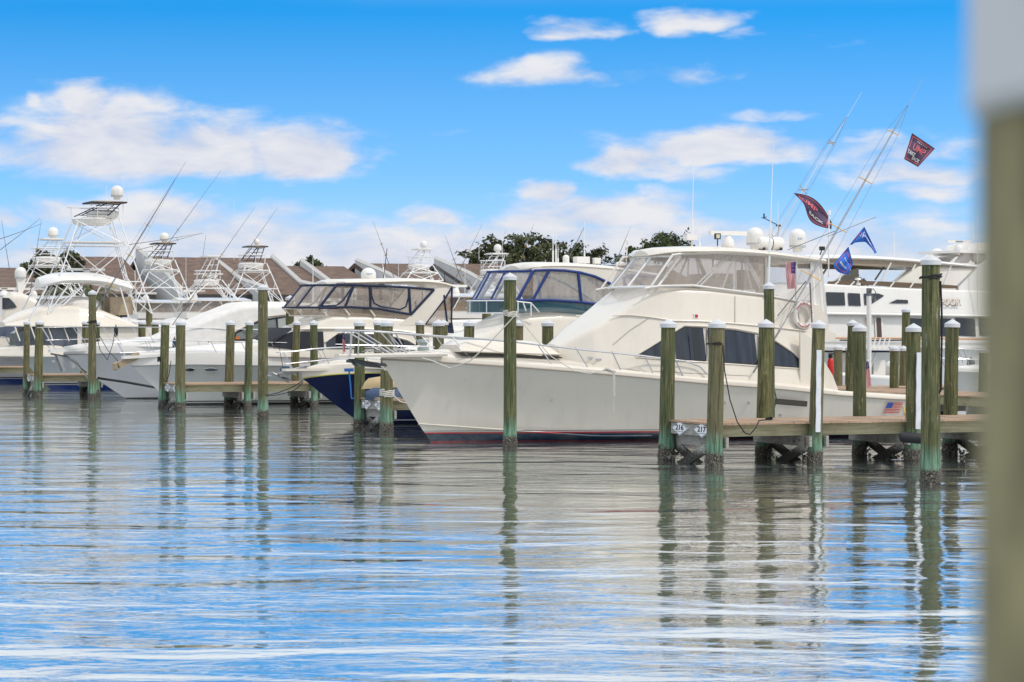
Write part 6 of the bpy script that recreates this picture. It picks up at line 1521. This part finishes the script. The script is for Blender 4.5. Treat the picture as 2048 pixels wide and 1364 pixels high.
rope('black line looping down from the coil on the 212 pile to the boat cleat', [Wp(326, 716, 86.1), Wp(325, 755, 86.1), Wp(331, 765, 86.1), Wp(338, 750, 86.3), Wp(342, 722, 86.8)], .014, ropek, n=5)
c = PB(184, 95)
coil(c, .15, zat(645, 95), 1.3, .02, ropek, 'black rope loop near the top of the tall left pile', tilt=.03)
rope('black dock line from the tall left pile down to the anchor of the cream yacht', [Wp(192, 640, 94.9), Wp(197, 668, 94.8), Wp(215, 700, 94), Wp(242, 728, 92)], .014, ropek)
rope('black dock line looping from the tall left pile up to the rail fender', [Wp(188, 650, 94.9), Wp(200, 700, 94), Wp(215, 720, 94), Wp(225, 690, 94.5), Wp(232, 652, 95)], .014, ropek)
rope('upper black line from the navy bow to the tall pile by the 212 pier', [Wp(604, 762, 71), Wp(570, 780, 73), Wp(530, 790, 76.5)], .014, ropek, sag=.03)
rope('lower black line from the navy bow to the tall pile by the 212 pier', [Wp(606, 764, 71), Wp(585, 782, 73), Wp(532, 792, 76.5)], .014, ropek, sag=.03)
c = PB(774, 67.7)
coil(c, .165, zat(740, 67.7), 2, .02, ropew, 'upper white rope turns on the 215 pile under the big bow')
coil(c, .165, zat(793, 67.7), 4, .022, ropew, 'lower white rope wrapping on the 215 pile beside the blue tarp')
rope('white line from the 215 pile across the blue tarp', [Wp(784, 788, 67.5), Wp(800, 803, 67.5), Wp(828, 810, 67.6)], .018, ropew)
coil(PB(1902, 74.5), .155, zat(762, 74.5), 2, .02, ropew, 'white rope band on the short brown pile at the walkway')
rope('yellow rope lying along the walkway edge past the short brown pile', [Wp(1888, 806, 73.5), Wp(1902, 809, 73.4), Wp(1920, 803, 73.6), Wp(1965, 806, 74)], .018, ropey)
rope('yellow rope stretched from the sportfisher stern to the pier', [Wp(1806, 812, 65), Wp(1816, 842, 60)], .02, ropey)
coil(PB(1928, 104), .15, zat(702, 104), 1.5, .02, bluep, 'blue rope round the far pile near the right edge')
rope('black spring line from the sportfisher side to the pile beside the vent grille', [Wp(1548, 775, 61), Wp(1553, 800, 60.8), Wp(1549, 815, 60.6), Wp(1541, 806, 60.4)], .014, ropek, n=6)
# padding strips and bumper on the near pier piles
def strip(label, x, y0, y1, D, w_=.1):
    g = []; p0, p1 = Wp(x, y0, D), Wp(x-2, y1, D)
    for k in range(15):
        p = p0.lerp(p1, k/14)+Vector((.004*math.sin(k*1.3), 0, 0)); g.append([p+Vector((-w_/2, .03, 0)), p+Vector((-w_/2, -.04, 0)), p+Vector((w_/2, -.04, 0)), p+Vector((w_/2, .03, 0))])
    m = MB().grid(g, close=True); m.add([v.copy() for v in g[0]], [(0, 1, 2, 3)]); m.add([v.copy() for v in g[-1]], [(0, 1, 2, 3)])
    tag(m.build('pile_padding', pm('padding_white', (.78, .79, .82), .7, var=.08, vscale=8), smooth=False), label, 'dock bumper', 'white padding strips on near piles')
strip('long white padding strip nailed to the pile right of the vent grille', 1638, 700, 864, 52.7)
strip('long white padding strip on the pile beside the tallest green pile', 1838, 705, 858, 53.6)
m = MB(); pr = [(.02, -.32), (.09, -.3), (.115, -.22), (.115, .3)]; p = Wp(1828, 876, 53.2); rows = []
for (r_, a_) in pr: rows.append([p+Vector((a_, r_*math.cos(j*math.pi/8), r_*math.sin(j*math.pi/8)-a_*.08)) for j in range(16)])
m.grid(rows, close=True); tag(m.build('dock_bumper', black), 'black rubber bumper lashed low behind the tallest green pile', 'dock bumper')
fender('dark blue fender hanging sideways before the grey hull near the navy bow', Wp(574, 739, 76), .34, .1, fenderblue, (0, math.pi/2, 0))
for x0, x1 in ((558, 570), (583, 583)):
    rope('black cord holding the dark blue fender, %s end' % ('left' if x0 == 558 else 'right'), [Wp(x0, 690, 76), Wp(x1 if x0 > 570 else 566, 736, 76)], .01, ropek)
fender('white cylindrical fender lashed in the rail of the canvas fronted cruiser', Wp(421, 700, 95), .5, .11, canvas_w, (0, -.25, 0))
fender('dark blue fender standing upright at the rail beside the 213 pile', Wp(349, 693, 94), .55, .08, fenderblue)
fender('black fender in the bow rail left of the tall left pile, upper', Wp(101, 641, 108), .45, .05, fenderblue, (0, .15, 0))
fender('black fender in the bow rail left of the tall left pile, lower', Wp(115, 657, 108), .4, .05, ropek)
fender('black fender bundle hanging in the rail right of the tall left pile', Wp(232, 663, 96), .35, .08, ropek)
fender('grey fender hanging from the far pile at the right edge', Wp(1942, 742, 82), .75, .14, greyp)
tag(MB().path([Wp(698, 742, 70.2), Wp(701, 770, 70.2), Wp(703, 797, 70.2), Wp(728, 796, 70.2)], .025, 6).box(Wp(698, 740, 70.2), (.26, .1, .09)).build('boat_hook', bluep), 'blue brush pole leaning at the end of the 214 pier', 'boat hook')
# kayak and covered dinghy on the 214 pier
def pod(name, label, cat, x0, x1, ytop, ybot, b, mat, group=None, keel=None, wob=0.0, w_=.36):
    Lk = Loc(b); A_ = Lk(x0, ybot[0][1], 0); Bq = Lk(x1, ybot[-1][1], 0); T = [(Lk(x, y, 0).x, Lk(x, y, 0).z) for x, y in ytop]; Bt = [(Lk(x, y, 0).x, Lk(x, y, 0).z) for x, y in ybot]
    rows = []; a0, a1 = A_.x, Bq.x; N = 26; o = PW(a0, b); r_ = thing(name, label, cat, o, AZ, group)
    for k in range(N+1):
        a = lerp(a0, a1, k/N); zt, zb_ = interp(T, a), interp(Bt, a); f = min(1, (k+.3)/N*3.2, (N-k+.3)/N*3.2); ww = w_*f**.55; row = []
        for j in range(11):
            th = math.pi*j/10; row.append(Vector((a-a0+wob*math.sin(j*2+k)*.5, -ww*math.cos(th)*(1+wob*math.sin(k*1.3+j)), zb_+(zt-zb_)*math.sin(th)**.75+wob*math.sin(k*2.1+j*1.7)*.3)))
        rows.append(row)
    m = MB().grid(rows); m.grid([[r[0] for r in rows], [r[-1] for r in rows]]); m.add([v.copy() for v in rows[0]], [tuple(range(11))]); m.add([v.copy() for v in rows[-1]], [tuple(range(11))])
    m.build('shell', mat, r_, angle=50)
    return r_
ky = pod('kayak', 'tan kayak lying upside down above the blue tarp on the 214 pier', 'kayak', 724, 900, [(724, 776), (734, 757), (760, 753), (800, 752), (860, 756), (900, 775)], [(724, 778), (760, 776), (800, 773), (900, 777)], 18.9, tan_paint)
dg = pod('covered_dinghy', 'dinghy under a wrinkled blue tarp on the 214 pier', 'dinghy', 731, 930, [(731, 783), (745, 776), (800, 776), (860, 780), (930, 790)], [(731, 800), (760, 803), (830, 810), (930, 820)], 18.6, bluetarp, wob=.06, w_=.5)
MB().box((1.2, 0, .88), (2.0, .9, .05)).box((1.2, .0, .95), (.2, .8, .2)).build('cradle', beamm, dg)

# extra long rods and whips over the tower boats at the left (each held by its boat's rocket launcher)
for i, (x0, y0, x1, y1, D, lab) in enumerate(((0, 500, 80, 437, 125, 'upper long rod leaning in from the left edge'), (0, 478, 84, 447, 126, 'lower long rod leaning in from the left edge'), (110, 590, 186, 404, 121, 'long rod rising behind the left tower toward the upper right'), (238, 492, 407, 466, 128, 'nearly level long rod across the black topped tower'), (398, 560, 412, 470, 133, 'short upright rod by the leaning half tower'), (20, 545, 3, 440, 124, 'thin rod standing above the left cruiser'), (1135, 520, 1168, 455, 84, 'thin rod above the cream hardtop'))):
    m = MB().path([Wp(x0, y0, D), Wp((x0+x1)/2, (y0+y1)/2+1, D), Wp(x1, y1, D)], .02, 5, .008)
    tag(m.build('fishing_rod', rodm), lab, 'fishing rod', 'long fishing rods')
